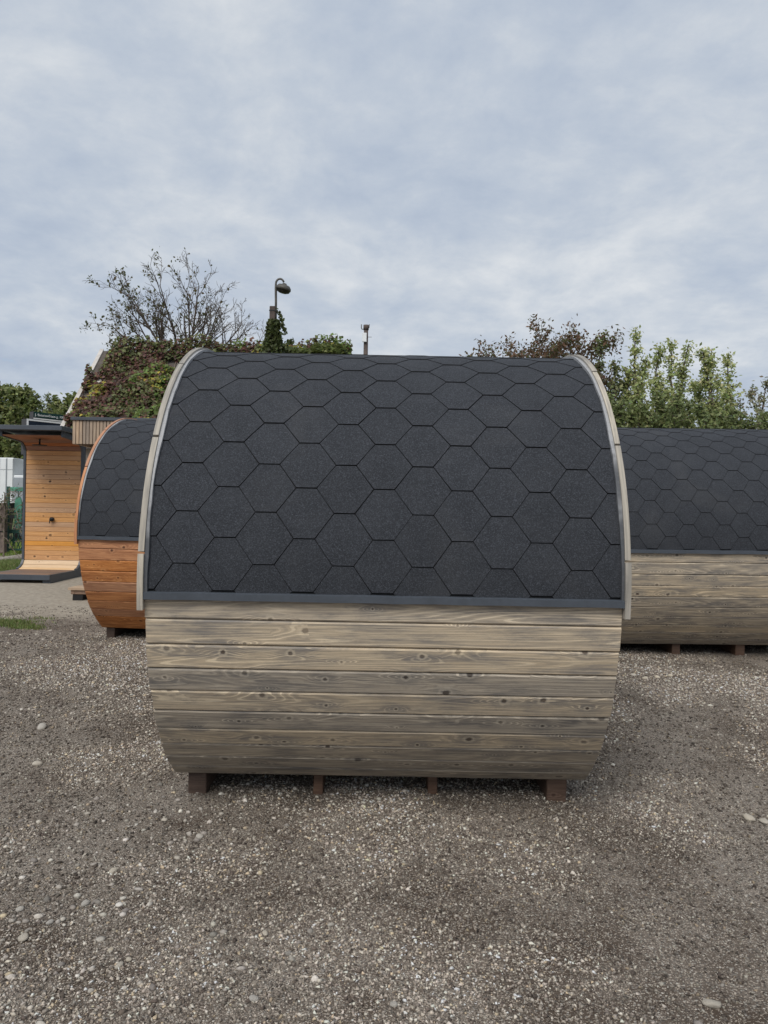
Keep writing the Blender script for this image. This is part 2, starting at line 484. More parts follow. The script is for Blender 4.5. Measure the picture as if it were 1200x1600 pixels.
def ground_z(x, y):
    base = np.interp(y, [-50, 4.6, 7.1, 8.8, 11.5, 20, 60], [0, 0, 0.065, 0.095, 0.20, 0.30, 0.30])
    near = np.clip((16 - np.abs(np.asarray(y) - 4)) / 8, 0, 1)
    bump = (fbm(np.asarray(x) * 1.3, np.asarray(y) * 1.3, 5, 3) - 0.5) * 0.035 + (fbm(np.asarray(x) * 7, np.asarray(y) * 7, 9, 3) - 0.5) * 0.016
    return base + bump * near - 0.006

def gz(x, y):
    return float(ground_z(np.array([x]), np.array([y]))[0])

# ------------------------------------------------------------------ ground
def build_ground():
    def axis(lo, hi, d, far):
        a = list(np.arange(lo, hi + 1e-6, d))
        s = d; v = hi; up = []
        while v < far:
            s *= 1.25; v += s; up.append(v)
        s = d; v = lo; dn = []
        while v > -far:
            s *= 1.25; v -= s; dn.append(v)
        return np.array(dn[::-1] + a + up)
    xs = axis(-4.5, 4.5, 0.035, 900)
    ys = axis(1.4, 9.5, 0.035, 900)
    X, Y = np.meshgrid(xs, ys)
    Z = ground_z(X, Y)
    nx, ny = len(xs), len(ys)
    v = np.stack([X, Y, Z], -1).reshape(-1, 3).astype(np.float32)
    i = (np.arange(ny - 1)[:, None] * nx + np.arange(nx - 1)[None, :]).ravel()
    f = np.stack([i, i + 1, i + nx + 1, i + nx], -1)
    me = raw_mesh('ground', v, f, [M['ground']], smooth=True)
    tag(link('ground', me), kind='structure')

def raw_mesh(name, v, f, mats, smooth=False, col=None):
    """fast mesh from numpy: v (n,3), f (m,k)"""
    me = bpy.data.meshes.new(name)
    k = f.shape[1]
    me.vertices.add(len(v)); me.vertices.foreach_set('co', np.ascontiguousarray(v, dtype=np.float32).ravel())
    me.loops.add(f.size); me.loops.foreach_set('vertex_index', np.ascontiguousarray(f, dtype=np.int32).ravel())
    me.polygons.add(len(f)); me.polygons.foreach_set('loop_start', np.arange(0, f.size, k, dtype=np.int32))
    if smooth:
        me.polygons.foreach_set('use_smooth', np.ones(len(f), dtype=bool))
    for m in mats:
        me.materials.append(m)
    if col is not None:
        a = me.attributes.new('col', 'FLOAT_COLOR', 'POINT')
        c = np.ones((len(v), 4), dtype=np.float32); c[:, :3] = col
        a.data.foreach_set('color', c.ravel())
    me.update(calc_edges=True)
    me.validate()
    return me
build_ground()

# ------------------------------------------------------------------ barrel sauna
R = 1.19; ZC = 1.09; RP = 1.188
STEP = 5.40; P0 = 2.20
T0 = 3.85; TS = 5.34; PITCH = 0.3335; EDGE = 0.090; TW = PITCH - EDGE
STRIP = -2.1

tile_cache = {}
def tile_mesh(xl, xr, slo, shi):
    """one hexagonal shingle bent to the roof; clipped to xl..xr across and slo..shi up the slope"""
    key = tuple(round(v, 3) for v in (xl, xr, slo, shi))
    if key in tile_cache:
        return tile_cache[key]
    H = 2 * rad(TS) * R
    def half(s):
        return EDGE / 2 + (TW - EDGE) / 2 * (1 - abs(s) / (H / 2))
    lv = [s for s in (-H / 2, -H / 4, 0, H / 4, H / 2) if slo + 0.004 < s < shi - 0.004]
    lv = [max(slo, -H / 2)] + [s for s in lv if s > -H / 2 + 1e-6 and s < H / 2 - 1e-6] + [min(shi, H / 2)]
    g, b = 0.0004, 0.0025
    verts = []
    n = len(lv)
    def pt(x, s, off):
        t = s / R
        return (x, -(R + off) * math.cos(t), (R + off) * math.sin(t))
    for i, s in enumerate(lv):
        l, r_ = max(-half(s), xl), min(half(s), xr)
        l2, r2 = l + g, max(r_ - g, l + g)
        st = s + (b if i == 0 else (-b * 0.5 if i == n - 1 else 0))
        off = 0.0022 + 0.0042 * (0.5 - s / H)
        bb = b * 0.42
        ss = s + (g if i == 0 else (-g if i == n - 1 else 0))
        verts += [pt(l2, ss, -0.002), pt(min(l2 + bb, (l2 + r2) / 2), st, off), pt(max(r2 - bb, (l2 + r2) / 2), st, off), pt(r2, ss, -0.002)]
    faces, mi = [], []
    for i in range(n - 1):
        a, c = 4 * i, 4 * (i + 1)
        faces += [(a, a + 1, c + 1, c), (a + 1, a + 2, c + 2, c + 1), (a + 2, a + 3, c + 3, c + 2)]
        mi += [1, 0, 1]
    faces.append((0, 3, 2, 1)); mi.append(1)
    e = 4 * (n - 1)
    faces.append((e, e + 1, e + 2, e + 3)); mi.append(1)
    faces = [f[::-1] for f in faces]
    me = mesh_from('hex_shingle', verts, faces, [M['shingle'], M['bitumen']], midx=mi)
    tile_cache[key] = me
    return me

def sweep_arc(name, x0, x1, r0, r1, a0, a1, mat, n=10, inner=None):
    """a strip of box section that follows the barrel's arc from angle a0 to a1 (degrees); inner(t) shifts its inboard edge"""
    verts, faces, uvs = [], [], []
    for i in range(n + 1):
        t = a0 + (a1 - a0) * i / n
        c, s = math.cos(rad(t)), math.sin(rad(t))
        xi0, xi1 = x0, x1
        if inner:
            if inner[0] > 0: xi1 = x1 + inner[1](t)
            else: xi0 = x0 + inner[1](t)
        u = rad(t) * R
        for (x, r_, v) in ((xi0, r0, 0.0), (xi1, r0, 0.03), (xi1, r1, 0.09), (xi0, r1, 0.12)):
            verts.append((x, -r_ * c, r_ * s)); uvs.append((u, v + x * 0.2))
        if i:
            a, b = 4 * (i - 1), 4 * i
            for k in range(4):
                k2 = (k + 1) % 4
                faces.append((a + k, a + k2, b + k2, b + k))
    faces.append((0, 3, 2, 1)); e = 4 * n
    faces.append((e, e + 1, e + 2, e + 3))
    return mesh_from(name, verts, faces, [mat], uvs)

def stave_mesh(L):
    wd = 2 * RP * math.tan(rad(STEP / 2)) - 0.0036
    th, ch = 0.040, 0.0066
    prof = [(-RP, -wd / 2 + ch), (-RP, wd / 2 - ch), (-RP + ch * 0.75, wd / 2), (-RP + th, wd / 2 - 0.004), (-RP + th, -wd / 2 + 0.004), (-RP + ch * 0.75, -wd / 2)]
    verts, uvs = [], []
    v = 0
    for x in (-L / 2, L / 2):
        for k, (y, z) in enumerate(prof):
            verts.append((x, y, z)); uvs.append((x, z))
    n = len(prof)
    faces = [(k, (k + 1) % n, n + (k + 1) % n, n + k) for k in range(n)]
    faces = [f[::-1] for f in faces]
    faces += [tuple(range(n)), tuple(range(n, 2 * n))[::-1]]
    me = mesh_from('stave', verts, faces, [], uvs)
    bm = bmesh.new(); bm.from_mesh(me); bmesh.ops.recalc_face_normals(bm, faces=bm.faces); bm.to_mesh(me); bm.free()
    return me

def barrel(label, loc, L, rz, ry, woodm, trimm, feet, xphase, seed):
    rr = random.Random(seed)
    root = empty('barrel_sauna', label, 'sauna', loc, rz, 'barrel saunas standing in the gravel yard')
    root.rotation_euler = (0, ry, rz)
    ax = (0, 0, ZC)
    sm = stave_mesh(L); sm.materials.append(woodm)
    # staves of the open lower sides, front and back
    for side in (0, 1):
        for i in range(10):
            a = -(P0 + STEP * (i + 0.5))
            if side: a = 180 - a
            o = link('stave', sm, root, (rr.uniform(-.0025, .0025), 0, ZC), (-rad(a) + rr.uniform(-.0012, .0012), 0, 0))
            if side == 0 or True:
                o.scale = (1, 1 + rr.uniform(-.0012, .0010), 1)
    # staves hidden under the roof are one deck
    roof_r0 = R - 0.002
    verts, faces = [], []
    n = 64
    for i in range(n + 1):
        t = rad(-2.6 + 185.2 * i / n)
        for r_ in (roof_r0, roof_r0 - 0.045):
            for x in (-L / 2 + 0.002, L / 2 - 0.002):
                verts.append((x, -r_ * math.cos(t), r_ * math.sin(t)))
        if i:
            a, b = 4 * (i - 1), 4 * i
            faces += [(a, a + 1, b + 1, b), (a + 2, b + 2, b + 3, a + 3), (a, b, b + 2, a + 2), (a + 1, a + 3, b + 3, b + 1)]
    deck = link('roof', mesh_from('roof', verts, faces, [M['bitumen']], smooth=False), root, ax)
    # hexagonal shingles
    H = 2 * rad(TS) * R
    lim = L / 2 - 0.004
    back_v, back_f, back_m = [], [], []
    k = -2
    while True:
        ctr = T0 + TS * (k + 1)
        slo = max(-H / 2, rad(STRIP - ctr) * R)
        shi = min(H / 2, rad(180 - STRIP - ctr) * R)
        if shi <= slo + 0.004:
            break
        ph = xphase + (PITCH / 2 if k % 2 else 0)
        i0 = math.floor((-lim - ph) / PITCH) - 1
        for i in range(i0, i0 + int(L / PITCH) + 4):
            x = ph + i * PITCH
            xl, xr = max(-1, -lim - x), min(1, lim - x)
            if xl > TW / 2 - 0.012 or xr < -TW / 2 + 0.012:
                continue
            me = tile_mesh(max(xl, -0.2), min(xr, 0.2), slo, shi)
            dx = rr.uniform(-.0007, .0007); da = rr.uniform(-.0005, .0005)
            if ctr < 102:
                o = link('hex_shingle', me, deck, (dx, 0, 0), (-(rad(ctr) + da), 0, 0))
                o.location.x += x
            else:
                rot = Matrix.Rotation(-(rad(ctr) + da), 4, 'X')
                b0 = len(back_v)
                for v in me.vertices:
                    q = rot @ v.co; back_v.append((q.x + x + dx, q.y, q.z))
                for pgn in me.polygons:
                    back_f.append([b0 + j for j in pgn.vertices]); back_m.append(pgn.material_index)
        k += 1
    o = link('rear_shingles', mesh_from('rear_shingles', back_v, back_f, [M['shingle'], M['bitumen']], midx=back_m), deck)
    o['kind'] = 'stuff'
    # curved wooden edging at both ends, in pieces, with a sealed flashing inside it
    joints = [-5.8, 5.8, 31, 57, 83, 109, 135, 161, 174.2, 185.8]
    for sgn in (-1, 1):
        for a0, a1 in zip(joints[:-1], joints[1:]):
            jr = rr.uniform(-.003, .003)
            xa, xb = sorted((sgn * (L / 2 + 0.001), sgn * (L / 2 + 0.025 + rr.uniform(-.002, .002))))
            link('edge_trim', sweep_arc('edge_trim', xa, xb, R - 0.06, R + 0.026 + jr, a0 + 0.24, a1 - 0.24, trimm, 12), root, ax)
        wob = lambda t, s=sgn: -s * 0.017 * float(fbm(np.array([t * 0.09 + seed]), np.array([s * 3.0]), seed, 3)[0])
        xa, xb = sorted((sgn * (L / 2 - 0.005), sgn * (L / 2 + 0.0005)))
        link('flashing', sweep_arc('flashing', xa, xb, R - 0.001, R + 0.0165, -2.0, 182.0, M['galv'], 110, (-sgn, wob)), root, ax)
    # metal drip edges at the foot of the roof
    for sgn in (-1, 1):
        y = sgn * (R + 0.022)
        prof = [(y, -0.072), (y, -0.0435), (y - sgn * 0.006, -0.0405), (y - sgn * 0.027, -0.0385), (y - sgn * 0.030, -0.0425), (y - sgn * 0.0045, -0.0465), (y - sgn * 0.0045, -0.072)]
        xs = np.linspace(-L / 2 - 0.004, L / 2 + 0.004, 24)
        verts, faces = [], []
        for i, x in enumerate(xs):
            wv = 0.0012 * math.sin(i * 1.7 + seed) + 0.0008 * math.sin(i * 4.1)
            for (yy, z) in prof:
                verts.append((x, yy + wv, z + wv * 0.6))
            if i:
                m_ = len(prof)
                for k2 in range(m_):
                    q = (k2 + 1) % m_
                    faces.append((m_ * (i - 1) + k2, m_ * (i - 1) + q, m_ * i + q, m_ * i + k2))
        m_ = len(prof)
        faces.append(tuple(range(m_))); faces.append(tuple(range(m_ * (len(xs) - 1), m_ * len(xs)))[::-1])
        link('drip_edge', mesh_from('drip_edge', verts, faces, [M['metal']]), root, ax)
    # end walls of the room, set in a little
    for sgn in (-1, 1):
        prof = []
        a_end = P0 + STEP * 10
        for i in range(49):
            t = rad(-a_end + 2 + (180 + 2 * a_end - 4) * i / 48)
            prof.append((-(RP - 0.043) * math.cos(t), (RP - 0.043) * math.sin(t)))
        verts = [(sgn * (L / 2 - 0.07), y, z) for y, z in prof] + [(sgn * (L / 2 - 0.11), y, z) for y, z in prof]
        nn = len(prof)
        faces = [tuple(range(nn)), tuple(range(nn, 2 * nn))[::-1]] + [(i, (i + 1) % nn, nn + (i + 1) % nn, nn + i) for i in range(nn)]
        link('end_wall', mesh_from('end_wall', verts, faces, [woodm], [(v[2], v[1]) for v in verts]), root, ax)
    # flat underside and feet
    zb = ZC - RP * math.sin(rad(P0 + STEP * 10))
    yb = RP * math.cos(rad(P0 + STEP * 10))
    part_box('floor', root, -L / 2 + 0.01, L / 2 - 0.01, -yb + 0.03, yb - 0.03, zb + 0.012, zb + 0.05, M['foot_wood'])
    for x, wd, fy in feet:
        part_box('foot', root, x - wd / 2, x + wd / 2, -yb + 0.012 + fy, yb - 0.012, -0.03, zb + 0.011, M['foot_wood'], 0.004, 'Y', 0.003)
    return root

L1 = 2.005
barrel('large grey barrel sauna with black hexagon shingle roof in the foreground', (0.006, 4.275, 0.0), L1, 0.0, 0.0, M['grey_wood'], M['grey_trim'],
       [(-0.905, 0.088, 0.02), (-0.31, 0.046, 0.05), (0.262, 0.046, 0.06), (0.870, 0.096, 0.0)], 0.160, 3)
barrel('orange brown stained barrel sauna with black shingle roof standing behind on the left', (-1.785, 8.05, 0.068), L1, rad(-5), rad(0.2), M['orange_wood'], M['orange_trim'],
       [(-0.92, 0.085, 0.0), (-0.31, 0.05, 0), (0.31, 0.05, 0), (0.92, 0.085, 0)], 0.05, 17)
barrel('long grey barrel sauna with black shingle roof standing behind on the right', (3.0, 7.86, 0.058), 3.1, rad(0.5), rad(-0.4), M['grey_wood'], M['grey_trim'],
       [(-1.43, 0.09, 0.0), (-0.76, 0.07, 0), (-0.12, 0.08, 0), (0.51, 0.09, 0), (1.43, 0.09, 0)], -0.07, 29)

# ------------------------------------------------------------------ outdoor shower stand
SG = 0.19
def shower():
    root = empty('shower_stand', 'honey pine outdoor shower wall with dark grey canopy and base', 'outdoor shower', (-5.67, 11.4, SG))
    W = 0.51
    fr = M['metal']
    # base: steel rim, block feet and deck boards
    part_box('base_frame', root, -W, W, 0.0, 0.04, 0.055, 0.135, fr, 0.003)
    part_box('base_frame', root, -W, -W + 0.04, 0.041, 1.42, 0.055, 0.135, fr, 0.003)
    part_box('base_frame', root, W - 0.04, W, 0.041, 1.42, 0.0, 0.135, fr, 0.003)
    part_box('base_foot', root, W - 0.13, W - 0.042, 0.045, 0.14, 0.0, 0.055, fr, 0.003)
    part_box('base_foot', root, -W + 0.005, -W + 0.10, 0.045, 0.14, 0.0, 0.054, fr, 0.003)
    for i in range(9):
        y = 0.043 + i * 0.105
        part_box('deck_board', root, -W + 0.042, W - 0.042, y, y + 0.099, 0.105, 0.1375, M['deck_wood'], 0.003)
    # curved board cladding: upstand, wall, cove and ceiling follow one C-shaped path
    path = []
    y, z = 0.995, 0.140
    def run(n, ang, step):
        nonlocal y, z
        for _ in range(n):
            a = rad(ang)
            y2, z2 = y + step * math.cos(a), z + step * math.sin(a)
            path.append((y, z, y2, z2, ang)); y, z = y2, z2
    run(1, 14, 0.086); run(1, 32, 0.086); run(1, 58, 0.086)
    nlow = len(path)
    run(23, 90, 0.0815)
    nwall = len(path)
    run(1, 122, 0.086); run(1, 146, 0.086); run(1, 166, 0.086)
    run(7, 177, 0.086)
    for i, (ya, za, yb, zb, ang) in enumerate(path):
        mat = M['pale_wood'] if i < nlow else (M['honey_wood'] if i < nwall else M['ceiling_wood'])
        ln = math.hypot(yb - ya, zb - za)
        me = box_mesh('cladding_board', -W + 0.04, W - 0.04, -ln / 2 + 0.0015, ln / 2 - 0.0015, -0.018, 0.0, mat, 0.004)
        link('cladding_board', me, root, (0, (ya + yb) / 2, (za + zb) / 2), (math.atan2(zb - za, yb - ya) , 0, 0))
    # side cheeks in dark sheet metal along the C path
    for sgn in (-1, 1):
        verts, faces = [], []
        pts = [(path[0][0], path[0][1])] + [(p[2], p[3]) for p in path]
        for i, (yy, zz_) in enumerate(pts):
            a = path[min(i, len(path) - 1)][4]
            b = path[max(i - 1, 0)][4]
            am = rad((a + b) / 2)
            nx, nz = math.sin(am), -math.cos(am)
            xo, xi = sgn * (W + 0.001), sgn * (W - 0.038)
            for (x, d) in ((xi, -0.012), (xo, -0.012), (xo, 0.075), (xi, 0.075)):
                verts.append((x, yy + nx * d, zz_ + nz * d))
            if i:
                p_, q_ = 4 * (i - 1), 4 * i
                for k in range(4):
                    faces.append((p_ + k, p_ + (k + 1) % 4, q_ + (k + 1) % 4, q_ + k))
        e = 4 * (len(pts) - 1)
        faces += [(3, 2, 1, 0), (e, e + 1, e + 2, e + 3)]
        link('side_cheek', mesh_from('side_cheek', verts, faces, [fr]), root)
    ztop = path[nwall][1] + 0.19
    part_box('back_panel', root, -W + 0.001, W - 0.001, path[nlow][0] + 0.08, path[nlow][0] + 0.10, 0.3, ztop - 0.01, fr)
    part_box('canopy', root, -W - 0.05, W + 0.05, 0.22, 1.46, ztop + 0.06, ztop + 0.135, fr, 0.006)
    # valve and rain head
    yw = path[nlow][0]
    v = tube_mesh('valve', [(0.0, yw - 0.002, 0.98), (0.0, yw - 0.05, 0.98)], [0.035, 0.035], M['black'], 14)
    vo = link('valve', v, root)
    link('lever', tube_mesh('lever', [(0.0, yw - 0.045, 0.985), (0.045, yw - 0.05, 0.998)], [0.011, 0.008], M['black'], 8), vo)
    link('spout', tube_mesh('spout', [(-0.02, yw - 0.035, 0.98), (-0.022, yw - 0.06, 0.96), (-0.022, yw - 0.06, 0.91)], [0.009, 0.009, 0.008], M['black'], 8), vo)
    zc = path[-3][1]
    link('shower_head', lathe_mesh('shower_head', [(0.001, 0.02), (0.018, 0.02), (0.03, 0.012), (0.115, 0.006), (0.118, 0.0), (0.112, -0.006), (0.001, -0.006)], M['black']), root, (-0.02, 0.72, zc - 0.11))
    link('head_pipe', tube_mesh('head_pipe', [(-0.02, 0.72, zc - 0.09), (-0.02, 0.72, zc + 0.05)], [0.014, 0.014], M['black'], 8), root)
shower()

# ------------------------------------------------------------------ slatted cabin between orange barrel and shower
def cabin():
    root = empty('garden_cabin', 'flat roofed cabin with vertical slat fascia behind the orange barrel', 'cabin', (-4.19, 9.85, 0.15))
    n = 34
    for i in range(n):
        x = 0.004 + i * 0.0455
        part_box('slat', root, x, x + 0.037, 0.0, 0.03, 2.085, 2.40, M['slat_wood'], 0.003, 'Z', 0.0015)
    for i in range(22):
        y = 0.045 + i * 0.0455
        part_box('slat', root, 0.0, 0.03, y, y + 0.037, 2.085, 2.40, M['slat_wood'], 0.003, 'Z', 0.0015)
    part_box('fascia_board', root, 0.031, n * 0.0455, 0.031, 0.05, 2.09, 2.395, M['black'])
    part_box('roof_edge', root, -0.02, n * 0.0455, -0.022, 2.1, 2.402, 2.445, M['metal'], 0.004)
    part_box('porch_ceiling', root, 0.05, n * 0.0455, 0.052, 2.05, 2.30, 2.33, M['deck_wood'])
    part_box('wall', root, 0.62, n * 0.0455, 0.9, 2.0, 0.16, 2.298, M['metal'])
    d = part_box('window', root, 0.75, 1.35, 0.88, 0.898, 0.4, 2.0, M['glass_dark'])
    part_box('porch_post', root, 0.70, 0.76, 0.06, 0.12, 0.165, 2.298, M['metal'], 0.004, 'Z')
    for i in range(8):
        y = 0.0 + i * 0.112
        part_box('deck_board', root, -0.02, 1.55, y, y + 0.106, 0.125, 0.160, M['slat_wood'], 0.003)
    part_box('deck_beam', root, 0.01, 0.06, 0.02, 0.88, 0.07, 0.124, M['deck_wood'], 0.003, 'Y')
    part_box('deck_beam', root, 0.061, 1.5, 0.02, 0.07, 0.07, 0.124, M['deck_wood'], 0.003)
    part_box('deck_foot', root, 0.03, 0.17, 0.03, 0.2, -0.06, 0.069, M['black'], 0.005)
    part_box('deck_foot', root, 0.9, 1.05, 0.03, 0.2, -0.06, 0.069, M['black'], 0.005)
cabin()

# ------------------------------------------------------------------ leaves and branches
def leaf_geo(c, size, colors, flat=0.0, long=1.5, nrm=None, r=rng):
    """rhombic leaves, one quad each, folded a little along the mid rib"""
    n = len(c)
    d = r.normal(size=(n, 3)); d /= np.linalg.norm(d, axis=1)[:, None]
    e = r.normal(size=(n, 3))
    if nrm is not None:
        up = np.broadcast_to(nrm, (n, 3)) + r.normal(size=(n, 3)) * 0.5
        up /= np.linalg.norm(up, axis=1)[:, None]
        d = d - up * (d * up).sum(1)[:, None]; d /= np.linalg.norm(d, axis=1)[:, None] + 1e-9
        e = np.cross(up, d)
    else:
        e = e - d * (e * d).sum(1)[:, None]; e /= np.linalg.norm(e, axis=1)[:, None] + 1e-9
    s = np.asarray(size).reshape(-1, 1) * np.ones((n, 1))
    nn = np.cross(d, e)
    a = c - d * s * long * 0.5
    b = c + e * s * 0.5 + nn * s * 0.12
    t = c + d * s * long * 0.5
    f = c - e * s * 0.5 + nn * s * 0.12
    v = np.stack([a, b, t, f], 1).reshape(-1, 3)
    i = np.arange(n)[:, None] * 4
    fc = np.concatenate([i, i + 1, i + 2, i, i + 2, i + 3], 1).reshape(-1, 3)
    col = np.repeat(colors, 4, axis=0)
    return v, fc, col

def pal(n, cols, w=None, var=0.2, r=rng, hue=0.08):
    cols = np.array(cols)
    k = r.choice(len(cols), n, p=w)
    return np.clip(cols[k] * (1 + r.uniform(-var, var, (n, 1))) * (1 + r.uniform(-hue, hue, (n, 3))), 0.004, 1)

def limb_mesh(name, segs, mat, sides=5):
    s = np.array([(*a, *b, ra, rb) for a, b, ra, rb in segs], float)
    p, q, ra, rb = s[:, :3], s[:, 3:6], s[:, 6], s[:, 7]
    d = q - p; d /= np.linalg.norm(d, axis=1)[:, None] + 1e-9
    ref = np.where(np.abs(d[:, 2:3]) < 0.9, np.array([[0, 0, 1.0]]), np.array([[1.0, 0, 0]]))
    a = np.cross(d, ref); a /= np.linalg.norm(a, axis=1)[:, None] + 1e-9
    b = np.cross(d, a)
    t = np.arange(sides) * 2 * np.pi / sides
    ring = a[:, None, :] * np.cos(t)[None, :, None] + b[:, None, :] * np.sin(t)[None, :, None]
    v0 = p[:, None, :] + ring * ra[:, None, None]
    v1 = q[:, None, :] + ring * rb[:, None, None]
    v = np.concatenate([v0, v1], 1).reshape(-1, 3)
    k = np.arange(sides); k2 = (k + 1) % sides
    f = np.stack([k, k2, k2 + sides, k + sides], 1)
    f = (np.arange(len(s))[:, None, None] * 2 * sides + f[None]).reshape(-1, 4)
    return raw_mesh(name, v, f, [mat], smooth=True)

def grow(segs, tips, rs, p, d, length, r0, lvl, spec):
    n = spec['n'][lvl]
    st = length / n
    r_end = r0 * spec['taper'][lvl]
    pts = []
    for i in range(n):
        d = (d + Vector((rs.gauss(0, 1), rs.gauss(0, 1), rs.gauss(0, 1))) * spec['wig'][lvl] + Vector((0, 0, spec['up'][lvl]))).normalized()
        q = p + d * st
        ra = r0 + (r_end - r0) * i / n; rb = r0 + (r_end - r0) * (i + 1) / n
        segs.append((tuple(p), tuple(q), ra, rb))
        p = q
        pts.append((p.copy(), d.copy(), rb))
        if lvl >= spec['leaf_from']:
            tips.append((tuple(p), lvl))
    if lvl + 1 < len(spec['n']):
        for j in range(spec['kids'][lvl]):
            t = spec['first'][lvl] + (1 - spec['first'][lvl]) * (j + rs.random() * 0.8) / spec['kids'][lvl]
            i = min(n - 1, int(t * n))
            pp, dd, rr_ = pts[i]
            az = rs.uniform(0, 2 * math.pi)
            side = dd.orthogonal().normalized()
            side = Matrix.Rotation(az, 3, dd) @ side
            a = rad(spec['ang'][lvl] * rs.uniform(0.7, 1.25))
            nd = (dd * math.cos(a) + side * math.sin(a)).normalized()
            grow(segs, tips, rs, pp, nd, length * spec['len'][lvl] * rs.uniform(0.65, 1.2) * (1.15 - 0.5 * t), max(rr_ * 0.72, 0.0055), lvl + 1, spec)

def tree(name, label, cat, base, segs, leaf_v, bark, group=None):
    root = empty(name, label, cat, base, 0, group)
    bx, by, bz = base
    sg = [((a[0] - bx, a[1] - by, a[2] - bz), (b[0] - bx, b[1] - by, b[2] - bz), ra, rb) for a, b, ra, rb in segs]
    link('trunk', limb_mesh('trunk', sg, bark), root)
    if leaf_v is not None:
        v, f, c = leaf_v
        link('crown', raw_mesh('crown', v - np.array(base), f, [M['leaf']], col=c), root)
    return root

def px(x, y, Z):
    """point of the photograph (1200 wide) at depth Z, undoing the camera's slight roll"""
    dx, dy = x - 600, y - 800
    r_ = rad(1.06)
    ux = dx * math.cos(r_) + dy * math.sin(r_); uy = -dx * math.sin(r_) + dy * math.cos(r_)
    return (ux * Z / 1150, Z, CAM_H - uy * Z / 1150)

# ---- nearly bare fanning tree behind the overgrown house
def bare_tree():
    rs = random.Random(5); r = np.random.default_rng(5)
    Z = 20.0
    c = px(290, 560, Z)
    base = (c[0], Z, 0.25)
    segs, tips = [], []
    p0 = Vector(base); p1 = Vector((c[0], Z, c[2] - 0.9))
    segs.append((tuple(p0), tuple(p1), 0.17, 0.12))
    spec = dict(n=[9, 6, 5, 4], taper=[0.28, 0.35, 0.4, 0.5], wig=[0.06, 0.09, 0.12, 0.15], up=[0.008, 0.03, 0.04, 0.03], kids=[7, 5, 4, 0], first=[0.25, 0.2, 0.15, 0], ang=[33, 38, 42, 40], len=[0.44, 0.5, 0.52, 0.5], leaf_from=2)
    angs = [-58, -48, -39, -30, -21, -13, -5, 3, 11, 19, 27, 36, 45, 55, 65]
    for i, a in enumerate(angs):
        a = rad(a + rs.uniform(-4, 4))
        d = Vector((math.sin(a), rs.uniform(-0.4, 0.4), math.cos(a))).normalized()
        ln = 2.78 - 0.2 * abs(math.sin(a)) + rs.uniform(-0.3, 0.12)
        if a > 0.3: ln *= 0.95
        grow(segs, tips, rs, p1 + Vector((0, 0, rs.uniform(-0.3, 0.25))), d, ln, 0.045, 0, spec)
    segs = [s for s in segs]
    t = np.array([q for q, l in tips])
    # leaves hold on mostly on the left and at the top
    keep = r.random(len(t)) < np.clip(0.05 - (t[:, 0] - c[0]) * 0.035, 0.006, 0.12)
    t = t[keep]
    t = np.repeat(t, 2, axis=0) + r.normal(size=(len(t) * 2, 3)) * 0.06
    col = pal(len(t), [(0.085, 0.095, 0.045), (0.12, 0.13, 0.06), (0.15, 0.10, 0.05), (0.08, 0.065, 0.05)], [0.4, 0.25, 0.2, 0.15], 0.25, r)
    lv = leaf_geo(t, r.uniform(0.035, 0.075, len(t)), col, r=r)
    tree('bare_tree', 'nearly bare fan shaped tree rising behind the creeper covered roof', 'tree', base, segs, lv, M['bark'])
bare_tree()

# ---- brown seed-laden tree behind the large barrel
def brown_tree():
    rs = random.Random(8); r = np.random.default_rng(8)
    Z = 17.5
    c = px(842, 700, Z)
    base = (c[0], Z, 0.28)
    segs, tips = [], []
    p0 = Vector(base); p1 = Vector((c[0], Z, 2.0))
    segs.append((tuple(p0), tuple(p1), 0.16, 0.12))
    spec = dict(n=[8, 6, 5], taper=[0.3, 0.35, 0.4], wig=[0.07, 0.13, 0.18], up=[0.03, 0.03, -0.02], kids=[8, 6, 0], first=[0.22, 0.15, 0], ang=[36, 44, 45], len=[0.46, 0.5, 0.5], leaf_from=1)
    for i in range(13):
        a = rad(-30 + 5 * i + rs.uniform(-3, 3))
        d = Vector((math.sin(a), rs.uniform(-0.55, 0.55), math.cos(a))).normalized()
        grow(segs, tips, rs, p1 + Vector((0, 0, rs.uniform(-0.3, 0.2))), d, 3.30 - 1.0 * abs(math.sin(a)) + rs.uniform(-0.35, 0.15), 0.06, 0, spec)
    t = np.array([q for q, l in tips])
    t = t[r.random(len(t)) < 0.9]
    k = 8
    cl = np.repeat(t, k, axis=0) + r.normal(size=(len(t) * k, 3)) * np.array([0.085, 0.085, 0.10])
    col = pal(len(cl), [(0.155, 0.085, 0.058), (0.22, 0.135, 0.088), (0.11, 0.068, 0.05), (0.12, 0.13, 0.055)], [0.42, 0.25, 0.2, 0.13], 0.3, r)
    lv = leaf_geo(cl, r.uniform(0.028, 0.058, len(cl)), col, long=2.2, r=r)
    tree('brown_tree', 'tree with reddish brown seed clusters above the large barrel roof', 'tree', base, segs, lv, M['bark'])
brown_tree()

